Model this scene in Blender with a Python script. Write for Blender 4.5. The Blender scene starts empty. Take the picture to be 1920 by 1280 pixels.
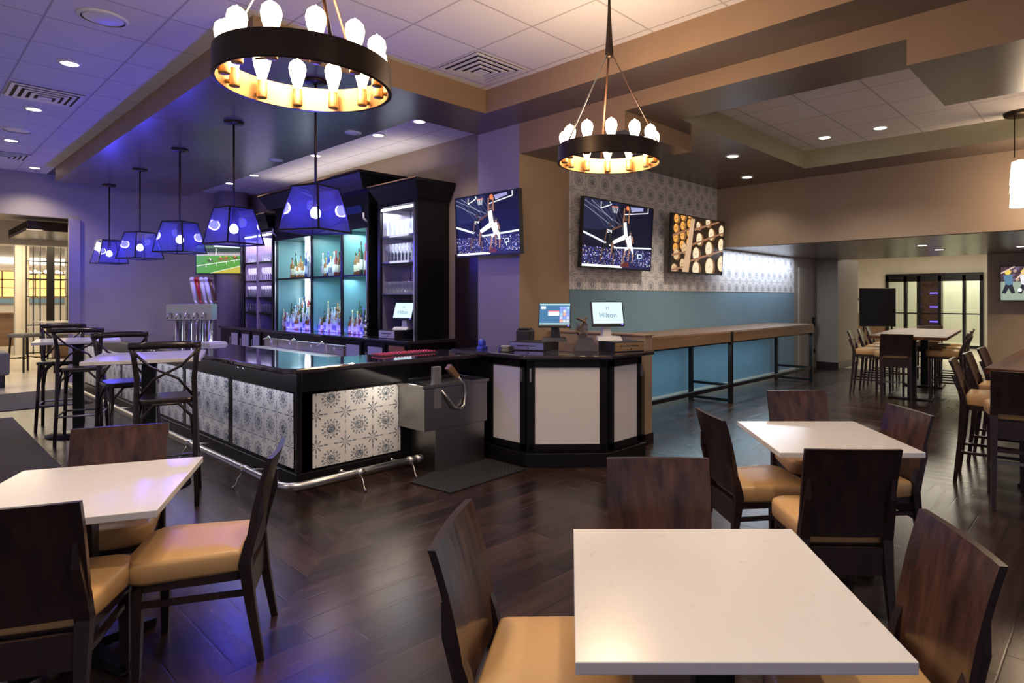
import bpy, bmesh, math, random
from mathutils import Vector, Matrix
rnd = random.Random(7)
PI = math.pi
scene = bpy.context.scene
COL = scene.collection
# ---------------------------------------------------------------- camera
cd = bpy.data.cameras.new('camera'); cam = bpy.data.objects.new('camera', cd); COL.objects.link(cam)
cam.location = (0, 0, 1.58)
cam.rotation_euler = (PI/2, 0, math.radians(42.0-90.0))
cd.sensor_width = 36; cd.lens = 1157.0*36/1920
cd.shift_x = -(1070-960)/1920.0; cd.shift_y = -(640-558.5)/1920.0
cd.clip_start = .02; cd.clip_end = 200
scene.camera = cam
# ---------------------------------------------------------------- colour management, world
scene.view_settings.view_transform = 'Standard'; scene.view_settings.look = 'None'
scene.view_settings.exposure = 0.4; scene.view_settings.gamma = 1
try: scene.view_settings.use_curve_mapping = False
except Exception: pass
w = bpy.data.worlds.new('world'); scene.world = w; w.use_nodes = True
w.node_tree.nodes['Background'].inputs[0].default_value = (.74, .70, .92, 1)
w.node_tree.nodes['Background'].inputs[1].default_value = 0.33
# ---------------------------------------------------------------- lights
def light(kind, loc, energy, color=(1, 1, 1), size=.1, rot=(0, 0, 0), spot=110, blend=.6, sy=None):
    l = bpy.data.lights.new('lamp_light', kind); l.energy = energy; l.color = color
    if kind == 'AREA':
        l.size = size
        if sy: l.shape = 'RECTANGLE'; l.size_y = sy
    else: l.shadow_soft_size = size
    if kind == 'SPOT': l.spot_size = math.radians(spot); l.spot_blend = blend
    o = bpy.data.objects.new('lamp_light', l); COL.objects.link(o); o.location = loc; o.rotation_euler = rot
    return o
WARM = (1, .72, .45); SOFT = (1, .86, .70); BLUE = (.10, .08, 1); LILAC = (.55, .42, 1)
MAIN = 3.865
# recessed lamps, last row added out of view: (x, y, ceiling z, energy, colour)
DOWN = [(1.2, 7.64, MAIN, 60, SOFT), (1.2, 9.81, MAIN, 50, SOFT), (1.22, 12.0, MAIN, 60, SOFT),
        (4.62, 6.79, MAIN, 60, SOFT), (4.62, 7.79, MAIN, 60, SOFT), (4.61, 9.65, MAIN, 60, SOFT), (4.59, 12.05, MAIN, 60, SOFT), (4.58, 13.25, MAIN, 40, SOFT),
        (8.3, 2.96, 3.704, 80, SOFT), (8.3, 2.28, 3.704, 80, SOFT),
        (11.24, 2.46, 2.44, 25, SOFT), (12.43, 2.45, 2.44, 45, SOFT), (12.57, 1.29, 2.44, 70, (1, .85, .65)),
        (1.75, 14.2, MAIN, 70, SOFT), (7.46, 3.85, 3.45, 130, SOFT), (8.9, 4.35, 3.45, 35, SOFT),
        (1.2, 3.2, MAIN, 95, SOFT), (1.3, .4, MAIN, 95, SOFT), (-.9, 1.5, MAIN, 60, SOFT), (-.6, 5.0, MAIN, 60, SOFT), (3.6, .6, MAIN, 95, SOFT), (3.5, 4.5, MAIN, 60, SOFT), (7.6, -.2, 3.704, 60, SOFT), (13.7, .9, 2.44, 45, (1, .8, .55))]  # unseen lamps added to light the tables and the end wall
for (x, y, z, e, c) in DOWN:
    light('SPOT', (x, y, z-.04), e, c, .06, spot=125, blend=.8)
for x in (1.27, 3.53):
    light('POINT', (x+.02, 2.80, 2.84), 48, WARM, .22)
PEND = [(2.69, y) for y in (5.63, 7.65, 9.6, 11.57, 13.57)]
# led strips under the bar overhang and wall ledge, unseen light added over the ledge
light('AREA', (2.8, 4.86, .975), 3.5, (1, .88, .74), .06, rot=(math.radians(20), 0, PI/2), sy=1.1)
light('AREA', (2.10, 9.0, .975), 12, (.85, .85, 1), .06, rot=(0, math.radians(-20), 0), sy=8)
light('AREA', (8.7, 4.62, .89), 22, (.55, .85, 1), 5.8, sy=.08)
light('AREA', (11.2, 4.95, 2.42), 30, (.75, .85, 1), 3.0, sy=.2)
for (x, y) in PEND:
    light('POINT', (x, y, 2.37), 80, BLUE, .064)
# ---------------------------------------------------------------- node helper
class S:
    T = None
    def __init__(s, v): s.v = v
    @staticmethod
    def m(op, *a, clamp=False):
        n = S.T.nodes.new('ShaderNodeMath'); n.operation = op; n.use_clamp = clamp
        for i, x in enumerate(a):
            x = x.v if isinstance(x, S) else x
            if isinstance(x, (int, float)): n.inputs[i].default_value = x
            else: S.T.links.new(x, n.inputs[i])
        return S(n.outputs[0])
    def __add__(s, o): return S.m('ADD', s, o)
    __radd__ = __add__
    def __sub__(s, o): return S.m('SUBTRACT', s, o)
    def __rsub__(s, o): return S.m('SUBTRACT', o, s)
    def __mul__(s, o): return S.m('MULTIPLY', s, o)
    __rmul__ = __mul__
    def __truediv__(s, o): return S.m('DIVIDE', s, o)
    def __lt__(s, o): return S.m('LESS_THAN', s, o)
    def __gt__(s, o): return S.m('GREATER_THAN', s, o)
def fr(a): return S.m('FRACT', a)
def ab(a): return S.m('ABSOLUTE', a)
def mx(a, b): return S.m('MAXIMUM', a, b)
def mn(a, b): return S.m('MINIMUM', a, b)
def cl(a): return S.m('ADD', a, 0.0, clamp=True)
MATS = {}
def new(name, base=(.5, .5, .5), rough=.5, metal=0, emit=None, es=1, spec=.5, coat=0, trans=0, alpha=1):
    if name in MATS: return MATS[name]
    m = bpy.data.materials.new(name); m.use_nodes = True; MATS[name] = m
    b = m.node_tree.nodes['Principled BSDF']
    b.inputs['Base Color'].default_value = (*base, 1); b.inputs['Roughness'].default_value = rough
    b.inputs['Metallic'].default_value = metal; b.inputs['Specular IOR Level'].default_value = spec
    b.inputs['Coat Weight'].default_value = coat
    if trans: b.inputs['Transmission Weight'].default_value = trans
    if emit: b.inputs['Emission Color'].default_value = (*emit, 1); b.inputs['Emission Strength'].default_value = es
    return m
def coords(m, obj=True):
    t = m.node_tree; S.T = t
    tc = t.nodes.new('ShaderNodeTexCoord'); sp = t.nodes.new('ShaderNodeSeparateXYZ')
    t.links.new(tc.outputs['Object'], sp.inputs[0])
    return t, tc.outputs['Object'], S(sp.outputs[0]), S(sp.outputs[1]), S(sp.outputs[2])
def vec(t, x, y, z=0.0):
    n = t.nodes.new('ShaderNodeCombineXYZ')
    for i, a in enumerate((x, y, z)):
        if isinstance(a, S): t.links.new(a.v, n.inputs[i])
        else: n.inputs[i].default_value = a
    return n.outputs[0]
def noise(t, v, scale, detail=3, rough=.55):
    n = t.nodes.new('ShaderNodeTexNoise'); n.inputs['Scale'].default_value = scale; n.inputs['Detail'].default_value = detail
    n.inputs['Roughness'].default_value = rough; t.links.new(v, n.inputs['Vector']); return S(n.outputs[0])
def mixc(t, f, a, b):
    n = t.nodes.new('ShaderNodeMix'); n.data_type = 'RGBA'
    t.links.new(f.v, n.inputs[0])
    for i, c in ((6, a), (7, b)):
        if isinstance(c, tuple): n.inputs[i].default_value = (*c, 1)
        else: t.links.new(c, n.inputs[i])
    return n.outputs[2]
def setc(m, sock): m.node_tree.links.new(sock, m.node_tree.nodes['Principled BSDF'].inputs['Base Color'])
def bump(m, h, strength=.2, dist=.01):
    t = m.node_tree; n = t.nodes.new('ShaderNodeBump'); n.inputs['Strength'].default_value = strength; n.inputs['Distance'].default_value = dist
    t.links.new(h.v, n.inputs['Height']); t.links.new(n.outputs[0], t.nodes['Principled BSDF'].inputs['Normal'])
def plaster(name, c, rough=.55):
    m = new(name, c, rough); t, v, x, y, z = coords(m)
    n = noise(t, v, 3, 4); setc(m, mixc(t, n, tuple(k*.9 for k in c), tuple(min(1, k*1.08) for k in c)))
    bump(m, noise(t, v, 180, 2), .06, .002); return m
def wood(name, a, b, rough=.3, along=2, sc=1.0, spec=.5, coat=0):
    m = new(name, a, rough, spec=spec, coat=coat); t, v, x, y, z = coords(m)
    ks = [18*sc, 18*sc, 18*sc]; ks[along] = 1.2*sc
    vv = vec(t, x*ks[0], y*ks[1], z*ks[2])
    n = noise(t, vv, 1.0, 5, .6)
    f = cl((n-.35)*3.2); setc(m, mixc(t, f, a, b)); bump(m, n, .08, .003); return m
def tilepat(name, cell, light_c, dark_c, rough=.35, pu=0, pz=0):
    m = new(name, light_c, rough); t, v, x, y, z = coords(m)
    u = (x+y-pu)/cell; w_ = (z-pz)/cell
    px = fr(u)-.5; py = fr(w_)-.5
    r = S.m('SQRT', px*px+py*py); th = S.m('ARCTAN2', py, px)
    qx = .5-ab(px); qy = .5-ab(py)
    r2 = S.m('SQRT', qx*qx+qy*qy); th2 = S.m('ARCTAN2', qy, qx)
    ring = lambda r0, w0: cl((1-ab(r-r0)/w0)*2.5)
    p8 = S.m('COSINE', th*8); p16 = S.m('COSINE', th*16)
    n = noise(t, v, 45, 3); nf = noise(t, v, 110, 3)
    d = (r < .115)*cl(.25+(n-.4)*3)*.85
    d = mx(d, ring(.125, .016)); d = mx(d, ring(.065, .012)*.9); d = mx(d, ring(.155, .008)*.6)
    d = mx(d, cl((p16-.1)*3)*((r > .165)*(r < .195))*.7)
    d = mx(d, cl((1-ab(r-(p8*.028+.235))/.016)*2)*.75)
    d = mx(d, cl((p8-.45)*4)*((r > .27)*(r < .315))*.85)
    d = mx(d, cl((0-p8-.6)*4)*((r > .20)*(r < .33))*.6)
    star = cl((ab(S.m('COSINE', th2*4))-.80-r2*.35)*9)
    d = mx(d, star*((r2 < .22)*(r2 > .025)))
    d = mx(d, (cl(1-ab(S.m('COSINE', th2*4))*3)*((r2 > .09)*(r2 < .14)))*.6)
    lx = cl((1-mn(qx, qy)/.022)*3)*((r2 > .26)*(r2 < .38))
    d = mx(d, lx*.85)
    d = mx(d, cl(1-mn(qx, qy)/.007)*.45)
    d = mx(d, (nf > .62)*((r > .33)*(r2 > .23))*.3)
    d = cl(d*(n*.7+.65))
    setc(m, mixc(t, d, light_c, dark_c)); return m
# ---------------------------------------------------------------- materials
M_ = {}
M_['tan'] = plaster('tan wall paint', (.42, .30, .19)); M_['brown'] = plaster('brown wall paint', (.30, .225, .165)); M_['taupe'] = plaster('taupe wall paint', (.36, .31, .29))
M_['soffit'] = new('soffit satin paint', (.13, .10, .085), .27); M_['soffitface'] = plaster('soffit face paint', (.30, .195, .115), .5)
M_['green'] = plaster('olive cream paint', (.36, .34, .22), .5)
M_['mauve'] = plaster('violet lit wall', (.30, .25, .31), .5)  # violet light put into the colour of column side, pilaster and post
M_['cream'] = plaster('cream wall paint', (.62, .56, .46))
M_['beige'] = plaster('beige pillar paint', (.33, .28, .22))
M_['bluewall'] = plaster('blue wall paint', (.17, .29, .37), .5)
M_['paper'] = tilepat('medallion wallpaper', .27, (.72, .69, .67), (.13, .15, .20), .6)
M_['tile'] = tilepat('medallion tile', .262, (.80, .79, .78), (.05, .09, .14), .2, .135, .334)
M_['black'] = new('black lacquer', (.006, .0055, .006), .30, spec=.35)
M_['blackm'] = new('black metal', (.02, .018, .018), .35, .6)
M_['bronze'] = new('dark bronze', (.05, .035, .025), .4, .8)
M_['gold'] = new('brass inside', (.45, .27, .12), .4, .8)
M_['counter'] = new('dark granite', (.035, .028, .035), .07, coat=.4)
M_['steel'] = new('brushed steel', (.55, .54, .53), .28, 1); M_['sinksteel'] = new('sink steel', (.30, .29, .28), .3, 1)
M_['steeld'] = new('dull steel', (.32, .31, .31), .42, .8)
M_['chrome'] = new('chrome', (.85, .85, .88), .08, 1)
M_['rubber'] = new('black rubber', (.02, .02, .022), .6)
M_['plastic'] = new('black plastic', (.02, .02, .024), .35)
M_['white'] = new('white plastic', (.75, .75, .74), .4)
M_['frost'] = new('frosted white panel', (.72, .69, .70), .35)
M_['teal'] = new('glowing teal panel', (.10, .205, .21), .35, emit=(.10, .30, .31), es=.12)  # glow added so back panel, lining and dividers look lit
M_['led'] = new('led strip', (1, 1, 1), .5, emit=(.80, .93, 1), es=5)
M_['bluebulb'] = new('blue bulb', (1, 1, 1), .5, emit=(.62, .62, 1), es=9)
M_['bulb'] = new('filament bulb', (1, .9, .7), .3, emit=(1, .80, .50), es=7)
M_['lamp'] = new('recessed lens', (1, 1, 1), .5, emit=(1, .9, .75), es=8)
M_['off'] = new('unlit lens', (.7, .68, .68), .3)
M_['shade'] = new('white glass shade', (1, 1, 1), .4, emit=(1, .88, .68), es=2.2)
M_['hallglow'] = new('lit yellow window', (1, .7, .3), .5, emit=(1, .62, .16), es=.75)
M_['whiteglow'] = new('lit white cove', (1, 1, 1), .5, emit=(1, .95, .82), es=1.2)
M_['neon'] = new('blue neon', (.1, .1, 1), .5, emit=(.12, .08, 1), es=3)
M_['leather'] = new('tan leather', (.60, .36, .15), .36)
M_['espresso'] = wood('espresso wood', (.016, .009, .009), (.035, .018, .016), .28)
M_['walnut'] = wood('walnut veneer', (.026, .012, .009), (.100, .046, .028), .22, 2, .8)
M_['walnutx'] = wood('walnut plank', (.05, .022, .014), (.14, .06, .03), .38, 0, .6)
M_['stool'] = new('dark stool metal', (.045, .035, .035), .22, .5)
M_['grey'] = new('grey upholstery', (.16, .15, .14), .8)
M_['rug'] = new('dark rug', (.045, .037, .033), .9)
M_['tablewood'] = wood('reddish table wood', (.05, .020, .012), (.15, .06, .03), .42, 0, .6, spec=.15); M_['wal'] = wood('ledge wood', (.16, .09, .05), (.26, .15, .08), .35, 0, .5)
def glassmat(name, tint, gl=.10, rough=.03, tr=0, tc=(1, 1, 1)):
    m = bpy.data.materials.new(name); m.use_nodes = True; t = m.node_tree; MATS[name] = m
    out = t.nodes['Material Output']; t.nodes.remove(t.nodes['Principled BSDF'])
    a = t.nodes.new('ShaderNodeBsdfTransparent'); a.inputs[0].default_value = (*tint, 1)
    g = t.nodes.new('ShaderNodeBsdfGlossy'); g.inputs['Roughness'].default_value = rough
    mixn = t.nodes.new('ShaderNodeMixShader'); lw = t.nodes.new('ShaderNodeLayerWeight'); lw.inputs[0].default_value = .35
    S.T = t; f = cl(S(lw.outputs['Facing'])*.55+gl); t.links.new(f.v, mixn.inputs[0])
    t.links.new(a.outputs[0], mixn.inputs[1]); t.links.new(g.outputs[0], mixn.inputs[2]); 
    d = t.nodes.new('ShaderNodeBsdfTranslucent'); d.inputs[0].default_value = (*tc, 1); e = t.nodes.new('ShaderNodeBsdfDiffuse'); e.inputs[0].default_value = (*tc, 1)
    de = t.nodes.new('ShaderNodeMixShader'); de.inputs[0].default_value = .5; t.links.new(d.outputs[0], de.inputs[1]); t.links.new(e.outputs[0], de.inputs[2])
    m2 = t.nodes.new('ShaderNodeMixShader'); m2.inputs[0].default_value = tr; t.links.new(mixn.outputs[0], m2.inputs[1]); t.links.new(de.outputs[0], m2.inputs[2]); t.links.new(m2.outputs[0], out.inputs[0]); return m
M_['glass'] = glassmat('clear glass', (.93, .95, .97), .16, .04, .16, (.85, .88, 1)); M_['pane'] = glassmat('door pane glass', (.95, .96, .93), .05, .02); M_['blueglass'] = glassmat('blue lit glass', (.60, .62, .92), .05, .03, .032, (.5, .5, 1))
def quartz():
    m = new('white quartz', (.74, .71, .68), .18); t, v, x, y, z = coords(m)
    n = noise(t, v, 14, 5, .7); n2 = noise(t, v, 2.2, 3)
    f = cl((n-.62)*8)*.35+n2*.12
    setc(m, mixc(t, cl(f), (.76, .73, .70), (.48, .44, .40))); return m
M_['quartz'] = quartz()
def ceilmat(nm='ceiling tile', x0=2.95, y0=5.82, sx=.697, sy=.70):
    m = new(nm, (.7, .66, .66), .8); t, v, x, y, z = coords(m)
    gx = fr((x-x0)/sx); gy = fr((y-y0)/sy)
    d = mn(mn(gx, 1-gx), mn(gy, 1-gy))
    g = cl(1-d/.018)
    n = noise(t, v, 90, 3); base = mixc(t, n, (.68, .65, .65), (.78, .74, .74))
    S.T = t; f = g*.7
    setc(m, mixc(t, f, base, (.20, .18, .18))); bump(m, 1-g, .3, .01); return m
M_['ceil'] = ceilmat(); M_['tray'] = ceilmat('tray ceiling tile', 6.65, 2.60, .66, .665)
def floormat():
    m = new('dark plank floor', (.05, .03, .025), .3, spec=.4); t, v, x, y, z = coords(m)
    zone = fr((x-y)/4.4+.42) < .5
    a = x*zone + y*(1-zone)      # along the plank
    b = y*zone + x*(1-zone)      # across the plank
    row = S.m('FLOOR', b/.20)
    off = fr(S.m('SINE', row*12.9898)*43758.5)
    la = a/1.6+off
    pid = S.m('FLOOR', la)
    hsh = fr(S.m('SINE', row*78.233+pid*37.719)*43758.5)
    seam = mn(mn(fr(b/.20), 1-fr(b/.20)), mn(fr(la), 1-fr(la))*8)
    g = cl(1-seam/.03)
    gr = noise(t, vec(t, a*1.6+hsh*30, b*16, 0.0), 1, 4, .5)
    f = cl(hsh*.75+(gr-.45)*1.5)
    c = mixc(t, f, (.011, .006, .0055), (.050, .026, .021))
    S.T = t
    setc(m, mixc(t, g*.9, c, (.008, .006, .006)))
    rg = cl(gr*.12+.20); t.links.new(rg.v, t.nodes['Principled BSDF'].inputs['Roughness'])
    bump(m, 1-g, .15, .002); return m
M_['floor'] = floormat()
def hallfloor():
    m = new('cream tile floor', (.5, .45, .36), .25); t, v, x, y, z = coords(m)
    n = noise(t, vec(t, x*.6, y*5), 1, 4); setc(m, mixc(t, n, (.40, .35, .27), (.60, .54, .43))); return m
M_['hallfloor'] = hallfloor()
def rubbermat():
    m = new('perforated mat', (.03, .03, .032), .5); t, v, x, y, z = coords(m)
    a = fr((x+y)*22)-.5; b = fr((x-y)*22)-.5; d = S.m('SQRT', a*a+b*b)
    setc(m, mixc(t, d < .3, (.022, .022, .025), (.004, .004, .004))); return m
M_['mat'] = rubbermat()
# ---------------------------------------------------------------- mesh helper
class MB:
    def __init__(s): s.v = []; s.f = []; s.mi = []; s.m = 0; s.sm = []
    def add(s, vs, fs, smooth=False, M=None):
        o = len(s.v)
        s.v += [tuple(M @ Vector(v)) if M else tuple(v) for v in vs]
        for f in fs: s.f.append([i+o for i in f]); s.mi.append(s.m); s.sm.append(smooth)
        return s
    def mat(s, i): s.m = i; return s
    def box(s, x0, x1, y0, y1, z0, z1, M=None):
        vs = [(x, y, z) for z in (z0, z1) for y in (y0, y1) for x in (x0, x1)]
        return s.add(vs, [(0, 2, 3, 1), (4, 5, 7, 6), (0, 1, 5, 4), (2, 6, 7, 3), (0, 4, 6, 2), (1, 3, 7, 5)], M=M)
    def prism(s, pts, z0, z1, M=None, top=None):
        n = len(pts); t = top or pts
        vs = [(p[0], p[1], z0) for p in pts]+[(p[0], p[1], z1) for p in t]
        fs = [tuple(reversed(range(n))), tuple(range(n, 2*n))]+[(i, (i+1) % n, n+(i+1) % n, n+i) for i in range(n)]
        return s.add(vs, fs, M=M)
    def lathe(s, prof, n=16, c=(0, 0), M=None, close=True):
        vs = []; fs = []
        for (r, z) in prof:
            for k in range(n):
                a = 2*PI*k/n; vs.append((c[0]+r*math.cos(a), c[1]+r*math.sin(a), z))
        for j in range(len(prof)-1):
            for k in range(n):
                k2 = (k+1) % n; fs.append((j*n+k, j*n+k2, (j+1)*n+k2, (j+1)*n+k))
        if close:
            fs.append(tuple(reversed(range(n)))); fs.append(tuple(range((len(prof)-1)*n, len(prof)*n)))
        return s.add(vs, fs, True, M)
    def tube(s, path, r, n=8, sq=False, flat=1.0):
        path = [Vector(p) for p in path]; R = r if isinstance(r, (list, tuple)) else [r]*len(path)
        vs = []; fs = []; up = None
        for i, p in enumerate(path):
            d = (path[min(i+1, len(path)-1)]-path[max(i-1, 0)]).normalized()
            if up is None:
                up = Vector((0, 0, 1)) if abs(d.z) < .9 else Vector((0, 1, 0))
            a = d.cross(up)
            if a.length < 1e-4: a = d.cross(Vector((1, 0, 0)))
            a.normalize(); b = a.cross(d).normalized(); up = b
            m = 4 if sq else n
            for k in range(m):
                an = 2*PI*k/m+(PI/4 if sq else 0); q = 1.414 if sq else 1
                vs.append(p+a*math.cos(an)*R[i]*q+b*math.sin(an)*R[i]*q*flat)
        m = 4 if sq else n
        for i in range(len(path)-1):
            for k in range(m):
                k2 = (k+1) % m; fs.append((i*m+k, i*m+k2, (i+1)*m+k2, (i+1)*m+k))
        fs.append(tuple(reversed(range(m)))); fs.append(tuple(range((len(path)-1)*m, len(path)*m)))
        return s.add(vs, fs, not sq)
    def sphere(s, c, r, n=10, sz=1.0):
        prof = [(max(1e-4, r*math.sin(PI*j/n)), c[2]-r*sz*math.cos(PI*j/n)) for j in range(n+1)]
        return s.lathe(prof, n+4, (c[0], c[1]))
    def mesh(s, mats):
        me = bpy.data.meshes.new('mesh'); me.from_pydata([tuple(v) for v in s.v], [], s.f)
        for m in (mats if isinstance(mats, (list, tuple)) else [mats]): me.materials.append(m)
        me.polygons.foreach_set('material_index', s.mi); me.polygons.foreach_set('use_smooth', s.sm)
        bm = bmesh.new(); bm.from_mesh(me); bmesh.ops.recalc_face_normals(bm, faces=bm.faces); bm.to_mesh(me); bm.free()
        me.update(); return me
    def build(s, name, mats, parent=None, bev=0, loc=None, rz=0):
        o = bpy.data.objects.new(name, s.mesh(mats)); COL.objects.link(o)
        if parent: o.parent = parent
        if loc: o.location = loc
        if rz: o.rotation_euler.z = rz
        if bev:
            b = o.modifiers.new('bevel', 'BEVEL'); b.width = bev; b.segments = 2; b.limit_method = 'ANGLE'; b.angle_limit = math.radians(40)
        return o
def tag(o, label, cat, group=None, kind=None):
    o['label'] = label; o['category'] = cat
    if group: o['group'] = group
    if kind: o['kind'] = kind
    return o
def thing(name, label, cat, loc=(0, 0, 0), rz=0, group=None):
    o = bpy.data.objects.new(name, None); COL.objects.link(o); o.location = loc; o.rotation_euler.z = rz
    o.empty_display_size = .1
    return tag(o, label, cat, group)
def struct(o): o['kind'] = 'structure'; return o
def dup(root, loc, rz, label, group=None):
    r = root.copy(); COL.objects.link(r); r.location = loc; r.rotation_euler.z = rz; r['label'] = label
    if group: r['group'] = group
    for ch in list(root.children):
        c = ch.copy(); COL.objects.link(c); c.parent = r
        for g in list(ch.children):
            d = g.copy(); COL.objects.link(d); d.parent = c
    return r
def text_mesh(body, size, M, mat, name, parent=None, ext=.0008):
    cu = bpy.data.curves.new('t', 'FONT'); cu.body = body; cu.size = size; cu.extrude = ext; cu.align_x = 'CENTER'; cu.align_y = 'CENTER'
    ob = bpy.data.objects.new('t', cu); COL.objects.link(ob)
    dg = bpy.context.evaluated_depsgraph_get(); dg.update()
    me = bpy.data.meshes.new_from_object(ob.evaluated_get(dg)); bpy.data.objects.remove(ob); me.transform(M); me.materials.clear(); me.materials.append(mat)
    o = bpy.data.objects.new(name, me); COL.objects.link(o)
    if parent: o.parent = parent
    return o
def sbox(name, mat, x0, x1, y0, y1, z0, z1, bev=0): return struct(MB().box(x0, x1, y0, y1, z0, z1).build(name, mat, bev=bev))
# ================================================================ THE SETTING
sbox('floor', M_['floor'], -4, 14.5, -4, 13.7, -.1, 0)
sbox('floor', M_['hallfloor'], -4, 6, 13.7, 32, -.1, 0)
sbox('floor', M_['hallfloor'], 14.5, 26, -4, 9, -.1, 0)
# ceilings
sbox('ceiling', M_['ceil'], -4, 4.42, -4, 5.24, MAIN, MAIN+.1)
sbox('ceiling', M_['ceil'], -4, 1.986, 5.24, 14.8, MAIN, MAIN+.1)
sbox('ceiling', M_['ceil'], 4.03, 5.5, 6.0, 14.8, MAIN, MAIN+.1)
sbox('ceiling', M_['tray'], 5.58, 8.89, -4, 3.46, 3.704, 3.8)
sbox('ceiling', M_['soffit'], 1.986, 4.03, 13.9, 14.8, MAIN, MAIN+.1)
# soffit boxes: face material 0, underside material 1
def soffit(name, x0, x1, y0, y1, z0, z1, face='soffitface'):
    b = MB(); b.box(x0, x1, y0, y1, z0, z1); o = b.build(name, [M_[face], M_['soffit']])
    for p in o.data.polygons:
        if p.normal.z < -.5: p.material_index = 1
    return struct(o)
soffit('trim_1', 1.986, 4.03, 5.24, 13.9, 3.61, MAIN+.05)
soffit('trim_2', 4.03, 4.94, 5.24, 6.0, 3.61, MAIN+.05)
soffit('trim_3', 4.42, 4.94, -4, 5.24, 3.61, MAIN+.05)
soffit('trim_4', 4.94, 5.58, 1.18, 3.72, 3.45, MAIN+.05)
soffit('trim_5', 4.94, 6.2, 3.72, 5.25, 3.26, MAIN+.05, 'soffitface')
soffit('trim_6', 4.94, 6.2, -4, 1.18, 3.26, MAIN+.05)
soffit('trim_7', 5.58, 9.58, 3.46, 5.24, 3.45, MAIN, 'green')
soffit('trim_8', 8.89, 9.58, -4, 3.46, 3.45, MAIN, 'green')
MB_ = MB
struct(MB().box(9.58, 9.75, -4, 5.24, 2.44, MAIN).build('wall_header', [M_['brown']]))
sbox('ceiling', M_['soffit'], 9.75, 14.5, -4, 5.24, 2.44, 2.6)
# walls
b = MB()
b.mat(0).box(4.94, 5.81, 5.25, 6.0, 0, 3.61)
o = struct(b.build('wall_column', [M_['tan'], M_['mauve']]))
for p in o.data.polygons:
    if p.normal.x < -.5: p.material_index = 1
b = MB(); b.mat(0).box(5.81, 12.9, 5.24, 5.4, 0, 1.69); b.mat(1).box(5.81, 12.9, 5.235, 5.4, 1.69, 3.46); b.mat(2).box(12.9, 14.5, 5.24, 5.4, 0, 3.46)
struct(b.build('wall_right', [M_['bluewall'], M_['paper'], M_['beige']]))
sbox('wall_bar', M_['brown'], 5.5, 5.6, 6.0, 14.9, 0, MAIN)
b = MB(); b.box(2.33, 5.5, 14.8, 14.95, 0, MAIN); b.box(-4, 2.33, 14.8, 14.95, 3.08, MAIN)
struct(b.build('wall_far', M_['taupe']))
sbox('trim_9', M_['mauve'], 2.30, 2.48, 14.74, 14.8, 0, 3.08, .01)
struct(MB().lathe([(.30, 0), (.30, MAIN)], 40, (5.06, 14.48)).build('wall_post', M_['mauve']))
sbox('wall_half', M_['tan'], 5.44, 5.58, 3.83, 5.24, .0, 1.17, .004)
sbox('trim_10', M_['tan'], 5.425, 5.595, 3.815, 5.24, 1.17, 1.19, .004)
sbox('baseboard_half', M_['espresso'], 5.43, 5.59, 3.82, 5.24, 0, .12)
sbox('baseboard_right', M_['cream'], 5.9, 12.9, 5.215, 5.24, 0, .10)
sbox('wall_pillar', M_['beige'], 14.2, 15.6, 4.78, 5.6, .14, 2.46)
sbox('baseboard_pillar', M_['espresso'], 14.18, 15.62, 4.76, 5.6, 0, .14)
sbox('wall_end', M_['tan'], 14.5, 14.7, -4, 2.03, 0, 2.6)
# dark corner closet front behind the end of the bar
sbox('door_1', M_['espresso'], 5.46, 5.5, 6.35, 7.15, 0, 2.2, .005)
d = MB().box(13.1, 13.9, 5.2, 5.24, 0, 2.25).build('door_2', M_['beige'], bev=.004); struct(d)
h = MB().box(13.82, 13.86, 5.14, 5.2, .95, 1.15).box(13.82, 13.86, 5.14, 5.2, .35, .45).build('door_handle', M_['blackm'], d)
# left hall seen through the opening
sbox('ceiling', M_['cream'], -2, 6, 14.95, 30, 3.45, 3.55)
sbox('wall_hall', M_['cream'], -2, 6, 30, 30.1, 0, 3.5)
sbox('wall_hall', M_['beige'], 3.62, 5.5, 19.0, 19.15, 0, 3.45)
sbox('trim_11', M_['cream'], -2, 5, 20, 20.3, 2.88, 3.45)
sbox('trim_12', M_['cream'], 2.42, 2.72, 23.0, 23.3, 0, 3.45)
sbox('trim_13', M_['cream'], 3.55, 3.8, 23.0, 23.3, 0, 3.45)
w1 = sbox('window_1', M_['hallglow'], .5, 5.6, 29.93, 29.98, 1.62, 2.55)
wf = MB(); [wf.box(x-.02, x+.02, 29.9, 29.93, 1.62, 2.55) for x in [1+.45*i for i in range(11)]]; [wf.box(.5, 5.6, 29.9, 29.93, z-.015, z+.015) for z in (1.62, 1.95, 2.25, 2.55)]
wf.build('window_frame', M_['wal'], w1)
sbox('trim_14', M_['whiteglow'], .5, 5.6, 29.9, 29.98, 2.82, 3.05)
sbox('trim_15', M_['bluewall'], .5, 5.6, 29.9, 29.99, 1.38, 1.56)
c = thing('slatted_canopy', 'dark slatted canopy hung under the hall ceiling beyond the left opening', 'canopy', (2.85, 18.2, 0))
MB().box(-.9, .9, -1.4, 1.4, 2.98, 3.04).build('canopy_frame', M_['espresso'], c)
s_ = MB(); [s_.box(-.9, .9, -1.4+.2*i, -1.35+.2*i, 3.04, 3.18) for i in range(15)]
s_.build('slats', M_['espresso'], c)
light('AREA', (2.6, 21.5, 3.3), 140, (1, .82, .55), 3, sy=2)
light('AREA', (1.6, 16.4, 3.0), 60, (1, .85, .6), 1.2, sy=1)
light('AREA', (3.2, 27, 3.3), 120, (1, .85, .6), 3, sy=2)
g = thing('metal_grid_screen', 'black metal grid room divider standing in the bright hall at the left', 'divider', (3.1, 22.9, 0))
gb = MB(); gf = MB()
for i in range(7): gb.box(-.46+.15*i-.012, -.46+.15*i+.012, -.02, .02, 0, 3.3)
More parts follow.
